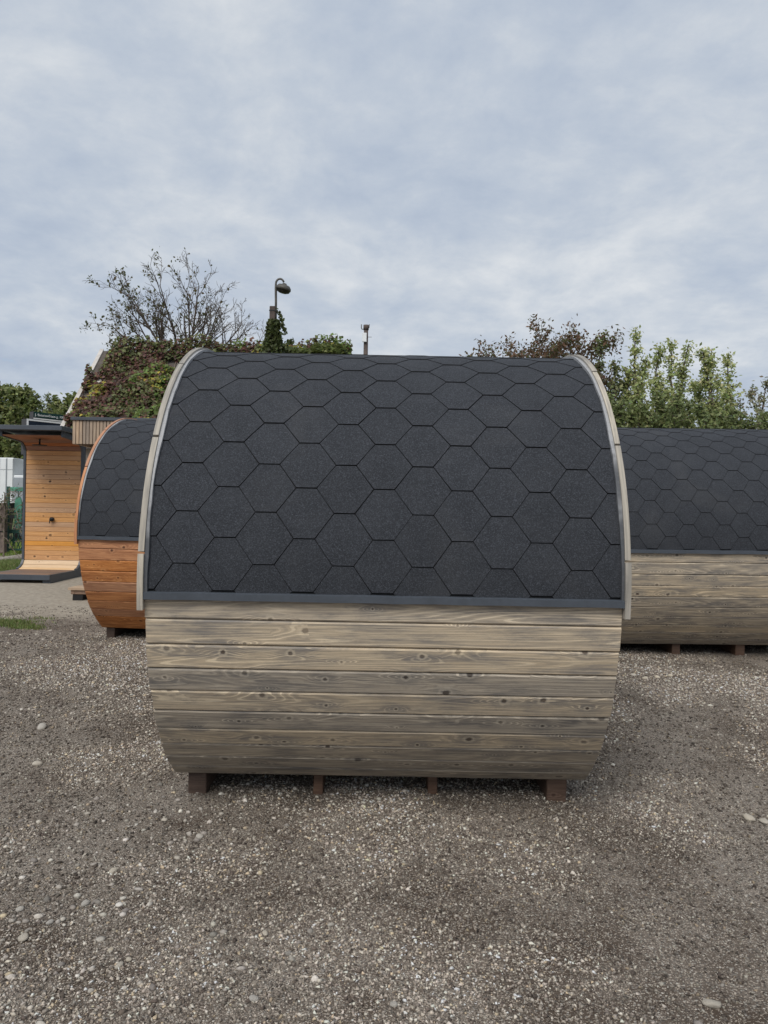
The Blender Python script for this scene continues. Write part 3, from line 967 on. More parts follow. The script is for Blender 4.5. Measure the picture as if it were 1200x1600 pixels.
# ---- leafy trees of upright shoots
def shoot_tree(name, label, base, stems, seed, cols, wts, dens=1.0, lsize=(0.035, 0.075), group=None, twig=0.5):
    rs = random.Random(seed); r = np.random.default_rng(seed)
    segs, pts = [], []
    b = Vector(base)
    for (tx, ty, tz) in stems:
        top = Vector((tx, ty, tz))
        p = b + Vector((rs.uniform(-.12, .12), rs.uniform(-.12, .12), 0))
        n = 12
        prev = p
        bow = Vector((rs.uniform(-.2, .2), rs.uniform(-.2, .2), 0))
        hgt = top.z - b.z
        r0 = 0.018 * hgt
        for i in range(1, n + 1):
            t = i / n
            q = p.lerp(top, t ** 0.92) + bow * math.sin(t * math.pi) + Vector((rs.gauss(0, .02), rs.gauss(0, .02), 0))
            segs.append((tuple(prev), tuple(q), r0 * (1 - 0.9 * (t - 1 / n)), r0 * (1 - 0.9 * t)))
            if t > 0.22:
                for _ in range(rs.randint(4, 6)):
                    az = rs.uniform(0, 2 * math.pi)
                    tt = t - rs.random() / n
                    ln = twig * max(0.0, 1.0 - tt) ** 0.75 * rs.uniform(0.45, 1.45) + 0.07
                    dd = Vector((math.cos(az), math.sin(az), rs.uniform(0.5, 1.6))).normalized()
                    s0 = prev.lerp(q, rs.random())
                    m = 4
                    for j in range(m):
                        s1 = s0 + dd * ln / m
                        dd = (dd + Vector((rs.gauss(0, .12), rs.gauss(0, .12), -0.10))).normalized()
                        segs.append((tuple(s0), tuple(s1), 0.010 * (1 - j / m) + 0.003, 0.010 * (1 - (j + 1) / m) + 0.003))
                        for _k in range(max(1, int(6 * dens + rs.random()))):
                            pts.append(tuple(s0.lerp(s1, rs.random())))
                        s0 = s1
            prev = q
        for _k in range(int(10 * dens)):
            pts.append((top.x + rs.gauss(0, .05), top.y + rs.gauss(0, .05), top.z + rs.uniform(-.25, .05)))
    t = np.array(pts)
    t = t + r.normal(size=t.shape) * np.array([0.06, 0.06, 0.06])
    col = pal(len(t), cols, wts, 0.25, r)
    lv = leaf_geo(t, r.uniform(lsize[0], lsize[1], len(t)), col, long=1.9, nrm=np.array([-0.1, -0.45, 0.5]), r=r)
    return tree(name, label, 'tree', base, segs, lv, M['bark'], group)

G_LIGHT = [(0.44, 0.48, 0.21), (0.35, 0.40, 0.16), (0.58, 0.58, 0.30), (0.24, 0.29, 0.115)]
GW = [0.35, 0.3, 0.15, 0.2]
def spires(name, label, xbase, Z, tops, seed, cols=G_LIGHT, wts=GW, dens=1.0, group=None, zb=0.28, depth=0.7, lsize=(0.028, 0.062), twig=0.46):
    rs = random.Random(seed + 100)
    bx = px(xbase, 900, Z)[0]
    st = []
    for (tx, ty) in tops:
        Zs = Z + rs.uniform(-depth, depth)
        q = px(tx, ty, Zs)
        st.append(q)
    return shoot_tree(name, label, (bx, Z, zb), st, seed, cols, wts, dens, lsize, group, twig)

GT = 'leafy green trees behind the right barrel'
spires('leafy_tree', 'slender green tree with brown tinge nearest the large barrel edge', 952, 16.6, [(938, 522), (962, 570), (925, 590), (975, 600), (948, 615)], 41, [(0.20, 0.23, 0.10), (0.26, 0.28, 0.13), (0.16, 0.11, 0.075), (0.11, 0.14, 0.06)], GW, group=GT)
spires('leafy_tree', 'tallest light green tree behind the right barrel with one high pointed shoot', 998, 16.0, [(991, 515), (1008, 560), (978, 575), (1024, 590), (1000, 600), (965, 640), (1015, 640)], 42, group=GT)
spires('leafy_tree', 'light green tree with twin pointed tops in middle of the row', 1052, 16.3, [(1030, 542), (1048, 538), (1076, 540), (1062, 575), (1038, 600), (1085, 600), (1055, 630)], 43, group=GT)
spires('leafy_tree', 'light green tree right of the twin topped one with ragged crown', 1108, 16.0, [(1098, 548), (1112, 544), (1136, 556), (1120, 590), (1094, 600), (1142, 610), (1110, 640)], 44, group=GT)
spires('leafy_tree', 'thin low greyish tree at the right edge of the photograph', 1180, 16.4, [(1158, 622), (1176, 606), (1198, 594), (1218, 600), (1190, 640), (1228, 630)], 45, [(0.29, 0.30, 0.19), (0.36, 0.35, 0.24), (0.24, 0.18, 0.13), (0.17, 0.19, 0.10)], GW, 0.6, group=GT)
D_GREEN = [(0.17, 0.21, 0.085), (0.22, 0.265, 0.11), (0.12, 0.155, 0.065), (0.30, 0.32, 0.15)]
HG = 'dark shrubs low behind the right barrel'
for i, (xb, tops, lab) in enumerate([
        (960, [(930, 640), (950, 622), (972, 632), (990, 640), (945, 655)], 'dark green shrub filling below the slender brown tinged tree'),
        (1040, [(1005, 632), (1030, 622), (1055, 625), (1078, 630), (1040, 650)], 'dark green shrub below the twin topped tree'),
        (1125, [(1090, 632), (1118, 630), (1150, 646), (1175, 652), (1130, 655)], 'dark green shrub below the ragged crowned tree'),
        (1215, [(1190, 652), (1215, 646), (1240, 640), (1260, 640), (1205, 658)], 'dark green shrub low at the right edge')]):
    t_ = spires('leafy_shrub', lab, xb, 15.3, tops, 60 + i, D_GREEN, [0.4, 0.3, 0.15, 0.15], 1.3, group=HG, twig=0.7)
    t_['category'] = 'shrub'

# ---- trees on the far left, beyond the shower
LG = 'green trees beyond the gate on the left'
L_GREEN = [(0.22, 0.25, 0.085), (0.16, 0.195, 0.07), (0.31, 0.33, 0.15), (0.09, 0.12, 0.045)]
spires('leafy_tree', 'yellowish green tree at the left edge above the shower canopy', 8, 23, [(-30, 590), (-8, 598), (8, 603), (20, 612), (-15, 630), (0, 640), (25, 650)], 71, L_GREEN, GW, 1.4, LG, 0.3, 1.0, (0.06, 0.11), 0.8)
spires('leafy_tree', 'round topped light green tree behind the navy sign', 38, 24, [(18, 612), (30, 604), (44, 607), (55, 622), (34, 630), (48, 648), (22, 650)], 72, L_GREEN, GW, 1.4, LG, 0.3, 1.0, (0.06, 0.11), 0.8)
spires('leafy_tree', 'thin pale tree in the gap right of the navy sign', 74, 27, [(64, 628), (76, 620), (84, 634), (70, 645), (80, 652)], 73, [(0.23, 0.25, 0.14), (0.30, 0.32, 0.19), (0.16, 0.18, 0.09), (0.10, 0.12, 0.06)], GW, 0.8, LG, 0.3, 0.8, (0.045, 0.09), 0.6)
spires('leafy_tree', 'dense green tree between the sign and the overgrown roof', 104, 22, [(92, 628), (105, 618), (118, 622), (98, 645), (112, 645), (124, 650)], 74, L_GREEN, GW, 1.5, LG, 0.3, 0.7, (0.06, 0.10), 0.8)
DK = [(0.05, 0.075, 0.03), (0.07, 0.10, 0.038), (0.035, 0.055, 0.022), (0.10, 0.13, 0.05)]
for i, (xb, tops, lab) in enumerate([
        (8, [(-25, 662), (-5, 655), (14, 660), (28, 668), (5, 690)], 'dark dense tree below the canopy at the left edge'),
        (58, [(34, 664), (50, 660), (68, 662), (82, 668), (58, 690)], 'dark dense tree hidden mostly behind the shower wall')]):
    spires('dense_tree', lab, xb, 25.5, tops, 80 + i, DK, [0.4, 0.3, 0.2, 0.1], 1.9, LG, 0.3, 0.9, (0.08, 0.14), 1.0)

# ------------------------------------------------------------------ old house with roof under creeper
def house():
    XL, XR = -7.15, -0.9
    YE, YR = 16.0, 18.6
    ZE, ZR = 2.75, 5.34
    root = empty('old_house', 'old gabled house with pale verge boards under red and green creeper', 'house', ((XL + XR) / 2, YR, 0.28))
    ox, oy, oz = (XL + XR) / 2, YR, 0.28
    def local(v): return (v[0] - ox, v[1] - oy, v[2] - oz)
    Yb = 2 * YR - YE
    # walls: pentagon prism
    pr = [(YE + 0.25, 0.0), (YE + 0.25, ZE + 0.05), (YR, ZR - 0.16), (Yb - 0.25, ZE + 0.05), (Yb - 0.25, 0.0)]
    verts = [local((XL + 0.22, y, z)) for y, z in pr] + [local((XR - 0.22, y, z)) for y, z in pr]
    faces = [(0, 1, 2, 3, 4)[::-1], (5, 6, 7, 8, 9)] + [(i, (i + 1) % 5, 5 + (i + 1) % 5, 5 + i) for i in range(5)]
    link('wall', mesh_from('wall', verts, faces, [M['house_wall']]), root)
    for (ya, za, yb, zb) in ((YE, ZE, YR, ZR), (Yb, ZE, YR, ZR)):
        verts = []
        for x in (XL, XR):
            verts += [local((x, ya, za)), local((x, yb, zb)), local((x, yb, zb - 0.09)), local((x, ya, za - 0.09))]
        faces = [(0, 1, 2, 3), (7, 6, 5, 4), (0, 4, 5, 1), (1, 5, 6, 2), (2, 6, 7, 3), (3, 7, 4, 0)]
        link('roof', mesh_from('roof', verts, faces, [M['old_roof']]), root)
    # pale verge boards up the left gable, two parallel lines
    for x0, x1, dz in ((XL - 0.10, XL - 0.005, 0.05), (XL + 0.30, XL + 0.40, 0.20)):
        verts = []
        for x in (x0, x1):
            verts += [local((x, YE - 0.05, ZE + dz - 0.05)), local((x, YR, ZR + dz)), local((x, YR, ZR - 0.12)), local((x, YE - 0.05, ZE - 0.17))]
        faces = [(0, 1, 2, 3), (7, 6, 5, 4), (0, 4, 5, 1), (1, 5, 6, 2), (2, 6, 7, 3), (3, 7, 4, 0)]
        link('verge_board', mesh_from('verge_board', verts, faces, [M['verge']]), root)
    for x in (-5.9, -3.6):
        wdw = link('window', box_mesh('window', x - ox - 0.4, x - ox + 0.4, YE + 0.20 - oy, YE + 0.24 - oy, 1.0, 2.0, M['glass_dark']), root)
        link('sill', box_mesh('sill', x - ox - 0.48, x - ox + 0.48, YE + 0.1 - oy, YE + 0.235 - oy, 0.94, 0.995, M['verge'], 0.005), wdw)
    # creeper: leaves over the front slope in shaggy clumps
    r = np.random.default_rng(21)
    n = 46000
    u = r.random(n); t = r.random(n) ** 0.92
    x = XL + 0.02 + u * (XR - XL)
    y = YE + t * (YR - YE); z = ZE + t * (ZR - ZE)
    nv = np.array([0, -(ZR - ZE), (YR - YE)]); nv = nv / np.linalg.norm(nv)
    clump = fbm(x * 1.7, t * 6, 3, 4)
    thick = 0.10 + 0.75 * np.clip(clump - 0.30, 0, 1)
    h = thick * r.random(n) ** 0.6
    dens = np.clip((clump - 0.26) * 9, 0, 1)
    # thin strip near the verge stays bare lower down
    bare = (x < XL + 0.30) & (fbm(x * 3, t * 9, 8, 3) > 0.52 - 0.10 * t)
    keep = (r.random(n) < dens) & ~bare
    x, y, z, h, t, clump = [q[keep] for q in (x, y, z, h, t, clump)]
    top = np.clip((t - 0.85) / 0.15, 0, 1)
    P = np.stack([x, y, z], 1) + nv[None] * h[:, None] + np.array([0, 0, 1.0]) * (top * r.random(len(x)) * 0.22)[:, None]
    m = len(P)
    a = fbm(x * 0.9 + 4, t * 2.6, 13, 4); b = fbm(x * 1.3 + 9, t * 3.4 + 2, 17, 4); e_ = fbm(x * 2.2, t * 6, 19, 3)
    red = np.clip((a - 0.46) * 7, 0, 1); yel = np.clip((b - 0.58) * 9, 0, 1) * np.clip(1.2 - t, 0, 1)
    col = np.where((r.random(m) < 0.36 + 0.55 * red)[:, None], pal(m, [(0.14, 0.062, 0.056), (0.20, 0.10, 0.08), (0.10, 0.06, 0.05)], None, 0.3, r), pal(m, [(0.15, 0.17, 0.07), (0.11, 0.13, 0.055), (0.21, 0.225, 0.095)], None, 0.3, r))
    col = np.where((r.random(m) < yel * 0.85)[:, None], pal(m, [(0.52, 0.42, 0.08), (0.38, 0.36, 0.08), (0.28, 0.33, 0.09)], None, 0.25, r), col)
    dens_g = (x > XL + 1.2) & (e_ > 0.6)
    col = np.where((dens_g & (r.random(m) < 0.6))[:, None], pal(m, [(0.20, 0.28, 0.08), (0.15, 0.215, 0.06)], None, 0.25, r), col)
    v, f, c = leaf_geo(P, r.uniform(0.045, 0.095, m), col, long=1.3, nrm=nv * 0.7 + np.array([0, -0.2, 0.3]), r=r)
    cr = empty('roof_creeper', 'thick red green and yellow creeper covering the old roof', 'creeper', (ox, YE, 0.28))
    o3 = np.array([ox, YE, 0.28])
    link('foliage', raw_mesh('foliage', v - o3, f, [M['leaf']], col=c), cr)
    rs = random.Random(3); segs = []
    for i in range(26):
        p = Vector((rs.uniform(XL + 0.3, XR), YE + 0.05, ZE - 0.1)) - Vector(o3)
        d = Vector((rs.uniform(-.3, .3), 0.7, 0.72)).normalized()
        for j in range(14):
            q = p + d * 0.25
            d = (d + Vector((rs.gauss(0, .2), 0.0, 0.0))).normalized(); d.y = 0.69; d.z = 0.72; d.normalize()
            segs.append((tuple(p + Vector(nv) * 0.05), tuple(q + Vector(nv) * 0.05), 0.014, 0.012)); p = q
    link('stem', limb_mesh('stem', segs, M['bark_pale']), cr)
    # round green bush on the ridge by the lamp, and a lower one left of it
    for (cx, cy, rx, ry_, nn, seed, lab, Zd) in ((511, 553, 36, 15, 2600, 31, 'rounded green creeper mound on the ridge right of the lamp', 18.4), (450, 556, 40, 13, 1900, 32, 'low yellowish green creeper mound at the foot of the lamp', 18.2)):
        q = px(cx, cy, Zd); s = Zd / 1150
        rr_ = np.random.default_rng(seed)
        dr = rr_.normal(size=(nn, 3)); dr /= np.linalg.norm(dr, axis=1)[:, None]
        dr[:, 2] = np.abs(dr[:, 2]) * 1.0 - 0.25
        rad_ = (0.72 + 0.36 * rr_.random(nn)) * (0.82 + 0.4 * fbm(dr[:, 0] * 3 + 5, dr[:, 2] * 3 + dr[:, 1], seed, 3))
        pp = np.array(q) + dr * rad_[:, None] * np.array([rx * s, rx * s * 0.8, ry_ * s * 1.15])
        cc = pal(nn, [(0.17, 0.205, 0.075), (0.24, 0.27, 0.10), (0.11, 0.14, 0.055)], None, 0.25, rr_)
        v, f, c = leaf_geo(pp, rr_.uniform(0.06, 0.12, nn), cc, long=1.4, nrm=np.array([0, -.2, .8]), r=rr_)
        b_ = np.array((q[0], q[1], q[2] - 0.3))
        mo = empty('creeper_mound', lab, 'creeper', tuple(b_), 0, 'creeper mounds on the ridge')
        link('foliage', raw_mesh('foliage', v - b_, f, [M['leaf']], col=c), mo)
        sg = []
        rs2 = random.Random(seed)
        for i in range(30):
            a_ = rs2.uniform(0, 6.28)
            sg.append(((0, 0, 0), (math.cos(a_) * rx * s * .8, math.sin(a_) * rx * s * .6, 0.25 + rs2.uniform(0, ry_ * s)), 0.014, 0.004))
        link('stem', limb_mesh('stem', sg, M['bark']), mo)
house()

# ------------------------------------------------------------------ lamp post and service pole
def lamp():
    Z = 17.2
    b = px(426, 900, Z)
    x0 = px(425.5, 520, Z)[0]
    top = px(425, 479, Z)[2]
    root = empty('street_lamp', 'old concrete lamp post with gooseneck arm and hooded lamp, wrapped in ivy', 'street lamp', (x0, Z, 0.28))
    h = top - 0.28
    link('post', box_mesh('post', -0.066, 0.066, -0.066, 0.066, 0, h, M['brown_pole'], 0.012, 'Z'), root)
    link('band', box_mesh('band', -0.074, 0.074, -0.074, 0.074, h - 0.12, h - 0.09, M['black'], 0.004), root)
    s = Z / 1150
    ax_ = 0.075
    y = -0.02
    pts = [(ax_, y, h - 0.35), (ax_, y, h + 0.10), (ax_ - 0.01, y, h + 0.42)]
    for i in range(9):
        t = rad(180 - 20 * i)
        pts.append((ax_ + 0.085 + 0.095 * math.cos(t), y, h + 0.53 + 0.115 * math.sin(t)))
    link('arm', tube_mesh('arm', pts, [0.028] * 3 + [0.024] * 9, M['lamp_metal'], 10), root)
    prof = [(0.001, 0.10), (0.045, 0.10), (0.055, 0.075), (0.13, 0.055), (0.175, 0.0), (0.18, -0.05), (0.168, -0.055), (0.15, -0.10), (0.08, -0.13), (0.001, -0.135)]
    link('lamp_head', lathe_mesh('lamp_head', prof, None, 20, [M['lamp_metal'], M['lamp_inside']], lambda i: 1 if i >= 6 else 0), root, (ax_ + 0.175, y, h + 0.44), (rad(6), rad(14), 0))
    # ivy round the post
    r = np.random.default_rng(77); n = 2300
    zz_ = h - 0.33 - r.random(n) ** 1.1 * 1.6
    wd = 0.10 + 0.11 * np.clip((h - 0.3 - zz_) / 1.2, 0, 1) + 0.10 * fbm(zz_ * 3, zz_ * 0 + 2, 6, 3)
    a = r.uniform(0, 6.283, n)
    P = np.stack([np.cos(a) * wd * r.uniform(.6, 1.15, n) + 0.02, np.sin(a) * wd * r.uniform(.6, 1.15, n), zz_], 1)
    # two loose trailing sprays to the right
    for (sx0, sz0, dx, dz, m) in ((0.08, h - 0.1, 0.22, -0.55, 60), (0.15, h - 0.95, 0.30, 0.18, 45)):
        t = r.random(m)
        P = np.concatenate([P, np.stack([sx0 + dx * np.sqrt(t), r.normal(size=m) * 0.03, sz0 + dz * t], 1) + r.normal(size=(m, 3)) * 0.025])
    c = pal(len(P), [(0.09, 0.115, 0.05), (0.125, 0.15, 0.06), (0.06, 0.075, 0.035)], None, 0.3, r)
    v, f, c = leaf_geo(P, r.uniform(0.05, 0.095, len(P)), c, long=1.3, r=r)
    iv = empty('ivy', 'dark ivy climbing the concrete lamp post', 'ivy', (x0, Z, 0.28))
    link('foliage', raw_mesh('foliage', v, f, [M['leaf']], col=c), iv)
    sg = []
    rs = random.Random(4)
    for i in range(5):
        p = Vector((rs.uniform(-.08, .08), -0.075, 0.0))
        for j in range(20):
            q = p + Vector((rs.uniform(-.03, .03), 0, (h - 0.6) / 20)); q.x = max(-.08, min(.08, q.x))
            sg.append((tuple(p), tuple(q), 0.012, 0.011)); p = q
    link('stem', limb_mesh('stem', sg, M['bark']), iv)

    Z = 18.0
    x1 = px(571.5, 540, Z)[0]; top = px(571, 508, Z)[2]
    root = empty('service_pole', 'thin dark pole with white box near its top, right of the lamp', 'pole', (x1, Z, 0.28))
    h = top - 0.28
    link('post', tube_mesh('post', [(0.01, 0, 0), (0.005, 0, h * .5), (0, 0, h - 0.08)], [0.075, 0.062, 0.052], M['brown_pole'], 12), root)
    link('cap', tube_mesh('cap', [(0.0, 0, h - 0.12), (0, 0, h)], [0.066, 0.066], M['brown_pole'], 12), root)
    link('bracket', tube_mesh('bracket', [(-0.05, 0, h - 0.10), (-0.105, 0, h - 0.10), (-0.115, 0, h - 0.07), (-0.115, 0, h + 0.015)], [0.011] * 4, M['lamp_metal'], 8), root)
    link('bracket', tube_mesh('bracket', [(0.05, 0, h - 0.08), (0.072, 0, h - 0.06), (0.076, 0, h + 0.02)], [0.011] * 3, M['lamp_metal'], 8), root)
    link('meter_box', box_mesh('meter_box', -0.085, 0.02, -0.10, -0.055, h - 0.43, h - 0.21, M['white_paint'], 0.006), root)
    link('stub', tube_mesh('stub', [(0.05, 0, h - 0.29), (0.14, 0, h - 0.29)], [0.006, 0.006], M['lamp_metal'], 6), root)
lamp()

# ------------------------------------------------------------------ gate, post, kerb, trailer, sign
def gate():
    Z = 16.0
    s = Z / 1150
    x0 = px(12, 800, Z)[0]
    zg = px(12, 862, Z)[2]
    root = empty('garden_gate', 'worn green metal gate with long oval panel beside the shower', 'gate', (x0, Z, zg))
    H = 102 * s
    G = M['green_paint']; DG = M['dark_green']
    def bar(name, xa, xb, za, zb, m, y=0.0, d=0.035):
        return link(name, box_mesh(name, xa * s, xb * s, y - d / 2, y + d / 2, za * s, zb * s, m, 0.004), root)
    for k in range(2):
        o = k * 44
        bar('stile', -2 + o, 3 + o, 0, 102, DG if k == 0 else G)
        if k == 0:
            bar('top_rail', 3.1, 41.9, 95, 101, G)
            bar('middle_rail', 3.1, 41.9, 29, 35, DG)
            bar('bottom_rail', 3.1, 41.9, 2, 5, DG)
    # long oval panels
    for cx in (16.5, 33):
        n = 20; hw, hh, cz = 5.5, 25.5, 61
        prof = []
        for i in range(n):
            t = 2 * math.pi * i / n
            prof.append(((cx + hw * math.copysign(abs(math.cos(t)) ** 0.6, math.cos(t))) * s, (cz + hh * math.copysign(abs(math.sin(t)) ** 0.45, math.sin(t))) * s))
        verts = [(x, -0.012, z) for x, z in prof] + [(x, 0.012, z) for x, z in prof]
        faces = [tuple(range(n)), tuple(range(n, 2 * n))[::-1]] + [(i, n + i, n + (i + 1) % n, (i + 1) % n) for i in range(n)]
        link('oval_panel', mesh_from('oval_panel', verts, faces, [G]), root)
        link('panel_rod', tube_mesh('panel_rod', [(cx * s, 0, 35 * s), (cx * s, 0, 37 * s)], [0.012, 0.012], DG, 8), root)
        link('panel_rod', tube_mesh('panel_rod', [(cx * s, 0, 85 * s), (cx * s, 0, 95.5 * s)], [0.012, 0.012], DG, 8), root)
    # curved lattice in the lower half
    for cx in (7, 14, 21, 28, 35):
        for sg in (-1, 1):
            pts = []
            for i in range(9):
                t = i / 8
                pts.append(((cx + sg * 5.0 * math.cos(t * math.pi)) * s, 0.015 * sg, (5 + 24 * t) * s))
            link('lattice_bar', tube_mesh('lattice_bar', pts, [0.009] * 9, DG, 6), root)
    for cx in (10.5, 24.5, 36):
        bar('small_panel', cx - 2.2, cx + 2.2, 10, 23, DG, 0.0, 0.012)
    po = empty('fence_post', 'rough grey timber post left of the green gate', 'post', (px(3, 860, 15.8)[0], 15.8, zg - 0.02))
    link('shaft', box_mesh('shaft', -0.085, 0.075, -0.08, 0.08, 0, 77 * s, M['old_wood'], 0.015, 'Z', 0.008), po)
    link('wire_band', box_mesh('wire_band', -0.092, 0.083, -0.088, 0.088, 33 * s, 34.3 * s, M['black'], 0.002), po)
    a = px(-20, 880, 14.2); b = px(60, 860, 16.6)
    ke = link('concrete_kerb', tube_mesh('concrete_kerb', [(a[0] - .6, 13.6, 0.22), (a[0], 14.2, 0.24), (b[0], 16.6, 0.285), (b[0] + 1.2, 17.2, 0.29)], [0.10] * 4, M['concrete'], 6))
    tag(ke, 'low weathered concrete kerb running under the green gate', 'kerb')
    # dead vine over the post and gate
    r = np.random.default_rng(91); rs = random.Random(91)
    vx, vy, vz = px(6, 770, 15.7)
    sg, pts = [], []
    for i in range(26):
        p = Vector((rs.uniform(-.25, .3), rs.uniform(-.12, .1), rs.uniform(-1.1, 0.1))); d = Vector((rs.uniform(-.5, .8), rs.uniform(-.3, .2), rs.uniform(-.2, .9))).normalized()
        for j in range(9):
            q = p + d * 0.075
            d = (d + Vector((rs.gauss(0, .25), rs.gauss(0, .15), rs.gauss(-0.10, .2)))).normalized()
            sg.append((tuple(p), tuple(q), 0.007, 0.006)); p = q
            if rs.random() < 0.75: pts.append(tuple(p))
    base = np.array((vx, vy, 0.26))
    top = np.array((0, 0, vz - 0.26))
    sg.append((( 0.02, 0, -(vz - 0.26)), (0.02, 0, 0), 0.02, 0.012))
    P = np.repeat(np.array(pts), 2, axis=0); P = P + r.normal(size=P.shape) * 0.05
    c = pal(len(P), [(0.15, 0.15, 0.085), (0.10, 0.105, 0.055), (0.065, 0.085, 0.035), (0.13, 0.10, 0.07)], None, 0.3, r)
    v, f, c = leaf_geo(P, r.uniform(0.025, 0.06, len(P)), c, long=1.6, r=r)
    vi = empty('vine', 'tangled dry vine over the timber post and green gate', 'vine', tuple(base))
    link('foliage', raw_mesh('foliage', v + top, f, [M['leaf']], col=c), vi)
    sg = [((a_[0], a_[1], a_[2] + top[2]), (b_[0], b_[1], b_[2] + top[2]), ra, rb) for a_, b_, ra, rb in sg]
    link('stem', limb_mesh('stem', sg, M['bark_pale']), vi)
gate()

def trailer():
    Z = 19.0; s = Z / 1150
    q = px(-60, 742, Z)
    root = empty('white_trailer', 'white panelled trailer parked beyond the green gate', 'trailer', (q[0], Z, 0.30))
    zt = px(10, 715, Z)[2] - 0.30; zl = px(30, 742.5, Z)[2] - 0.30
    part_box('body', root, 0.0, 80 * s, 0.02, 1.8, 1.15, zt, M['white_paint'], 0.01)
    part_box('bonnet', root, 80 * s + 0.002, 135 * s, 0.02, 1.8, 1.15, zl, M['white_paint'], 0.02)
    for i, x in enumerate((2, 22, 42, 71)):
        w_ = (18, 18, 17.5, 8.6)[i]
        if i == 2: x, w_ = 42, 17.5
        for (za, zb) in ((zl + 0.14, zt - 0.02), (1.2, zl + 0.12)):
            part_box('panel', root, x * s, (x + w_) * s, 0.0, 0.019, za, zb, M['white_paint'], 0.004)
    part_box('seam', root, 69.3 * s, 70.6 * s, 0.0, 0.018, 1.2, zt - 0.02, M['grey_paint'])
    part_box('panel', root, 59.9 * s, 69 * s, 0.0, 0.019, zl + 0.14, zt - 0.02, M['white_paint'], 0.004)
    part_box('panel', root, 59.9 * s, 69 * s, 0.0, 0.019, 1.2, zl + 0.12, M['white_paint'], 0.004)
    part_box('side_strip', root, 81 * s, 134 * s, 0.003, 0.019, 1.2, zl - 0.06, M['grey_paint'], 0.003)
    part_box('chassis', root, 0.05, 2.1, 0.3, 1.5, 0.75, 1.148, M['black'])
    for x in (0.5, 1.75):
        o = link('wheel', tube_mesh('wheel', [(x, 0.03, 0.42), (x, 0.22, 0.42)], [0.43, 0.43], M['black'], 20), root)
        link('hub', tube_mesh('hub', [(x, 0.02, 0.42), (x, 0.028, 0.42)], [0.24, 0.22], M['grey_paint'], 14), o)
trailer()

def text_mesh(body, size, mat):
    cu = bpy.data.curves.new('lettering', 'FONT')
    cu.body = body; cu.size = size; cu.extrude = 0.004; cu.align_x = 'LEFT'
    o = bpy.data.objects.new('lettering', cu)
    COL.objects.link(o)
    bpy.context.view_layer.update()
    me = bpy.data.meshes.new_from_object(o.evaluated_get(bpy.context.evaluated_depsgraph_get()))
    bpy.data.objects.remove(o)
    me.materials.clear(); me.materials.append(mat)
    return me

def sign():
    Z = 18.6
    s = Z / 1150
    q = px(42, 654, Z)
    yaw = rad(50)
    root = empty('shop_sign', 'navy lightbox sign with white frame under a dark green address board', 'sign', (q[0], Z, 0.30), yaw)
    zt = q[2] - 0.30
    W = 1.10
    part_box('post', root, 0.25, 0.35, 0.08, 0.18, 0, zt - 0.9, M['sign_side'], 0.004, 'Z')
    part_box('post', root, 0.80, 0.90, 0.08, 0.18, 0, zt - 0.9, M['sign_side'], 0.004, 'Z')
    bx_ = part_box('lightbox', root, 0, W, 0.004, 0.30, zt - 0.90, zt, M['sign_side'], 0.006)
    link('face', box_mesh('face', 0.04, W - 0.04, -0.006, 0.003, zt - 0.86, zt - 0.045, M['sign_navy']), root)
    for (a, b, c, d) in ((0, W, zt - 0.045, zt - 0.003), (0, W, zt - 0.90, zt - 0.86), (0, 0.04, zt - 0.859, zt - 0.046), (W - 0.04, W, zt - 0.859, zt - 0.046)):
        link('frame', box_mesh('frame', a, b, -0.014, 0.003, c, d, M['sign_white']), root)
    link('lettering', text_mesh('MAKRO', 0.26, M['sign_white']), root, (0.22, -0.008, zt - 0.32), (rad(90), 0, 0))
    part_box('address_box', root, 0.16, W - 0.08, 0.006, 0.22, zt + 0.005, zt + 0.200, M['sign_side'], 0.004)
    link('address_face', box_mesh('address_face', 0.17, W - 0.11, -0.006, 0.004, zt + 0.058, zt + 0.198, M['sign_green']), root)
    link('stripe', box_mesh('stripe', 0.17, W - 0.11, -0.010, 0.004, zt + 0.012, zt + 0.042, M['sign_white']), root)
    link('lettering', text_mesh('J. Basanavičiaus g. 100', 0.085, M['sign_white']), root, (0.20, -0.008, zt + 0.095), (rad(90), 0, 0))
sign()

# ------------------------------------------------------------------ gravel
def on_ground(x, y):
    """photo pixel to a point on the ground"""
    r_ = rad(1.06)
    dx, dy = x - 600, y - 800
    ux = dx * math.cos(r_) + dy * math.sin(r_); uy = -dx * math.sin(r_) + dy * math.cos(r_)
    Z = 1150 * CAM_H / uy
    for _ in range(6):
        Z = 1150 * (CAM_H - gz(ux * Z / 1150, Z)) / uy
    return ux * Z / 1150, Z

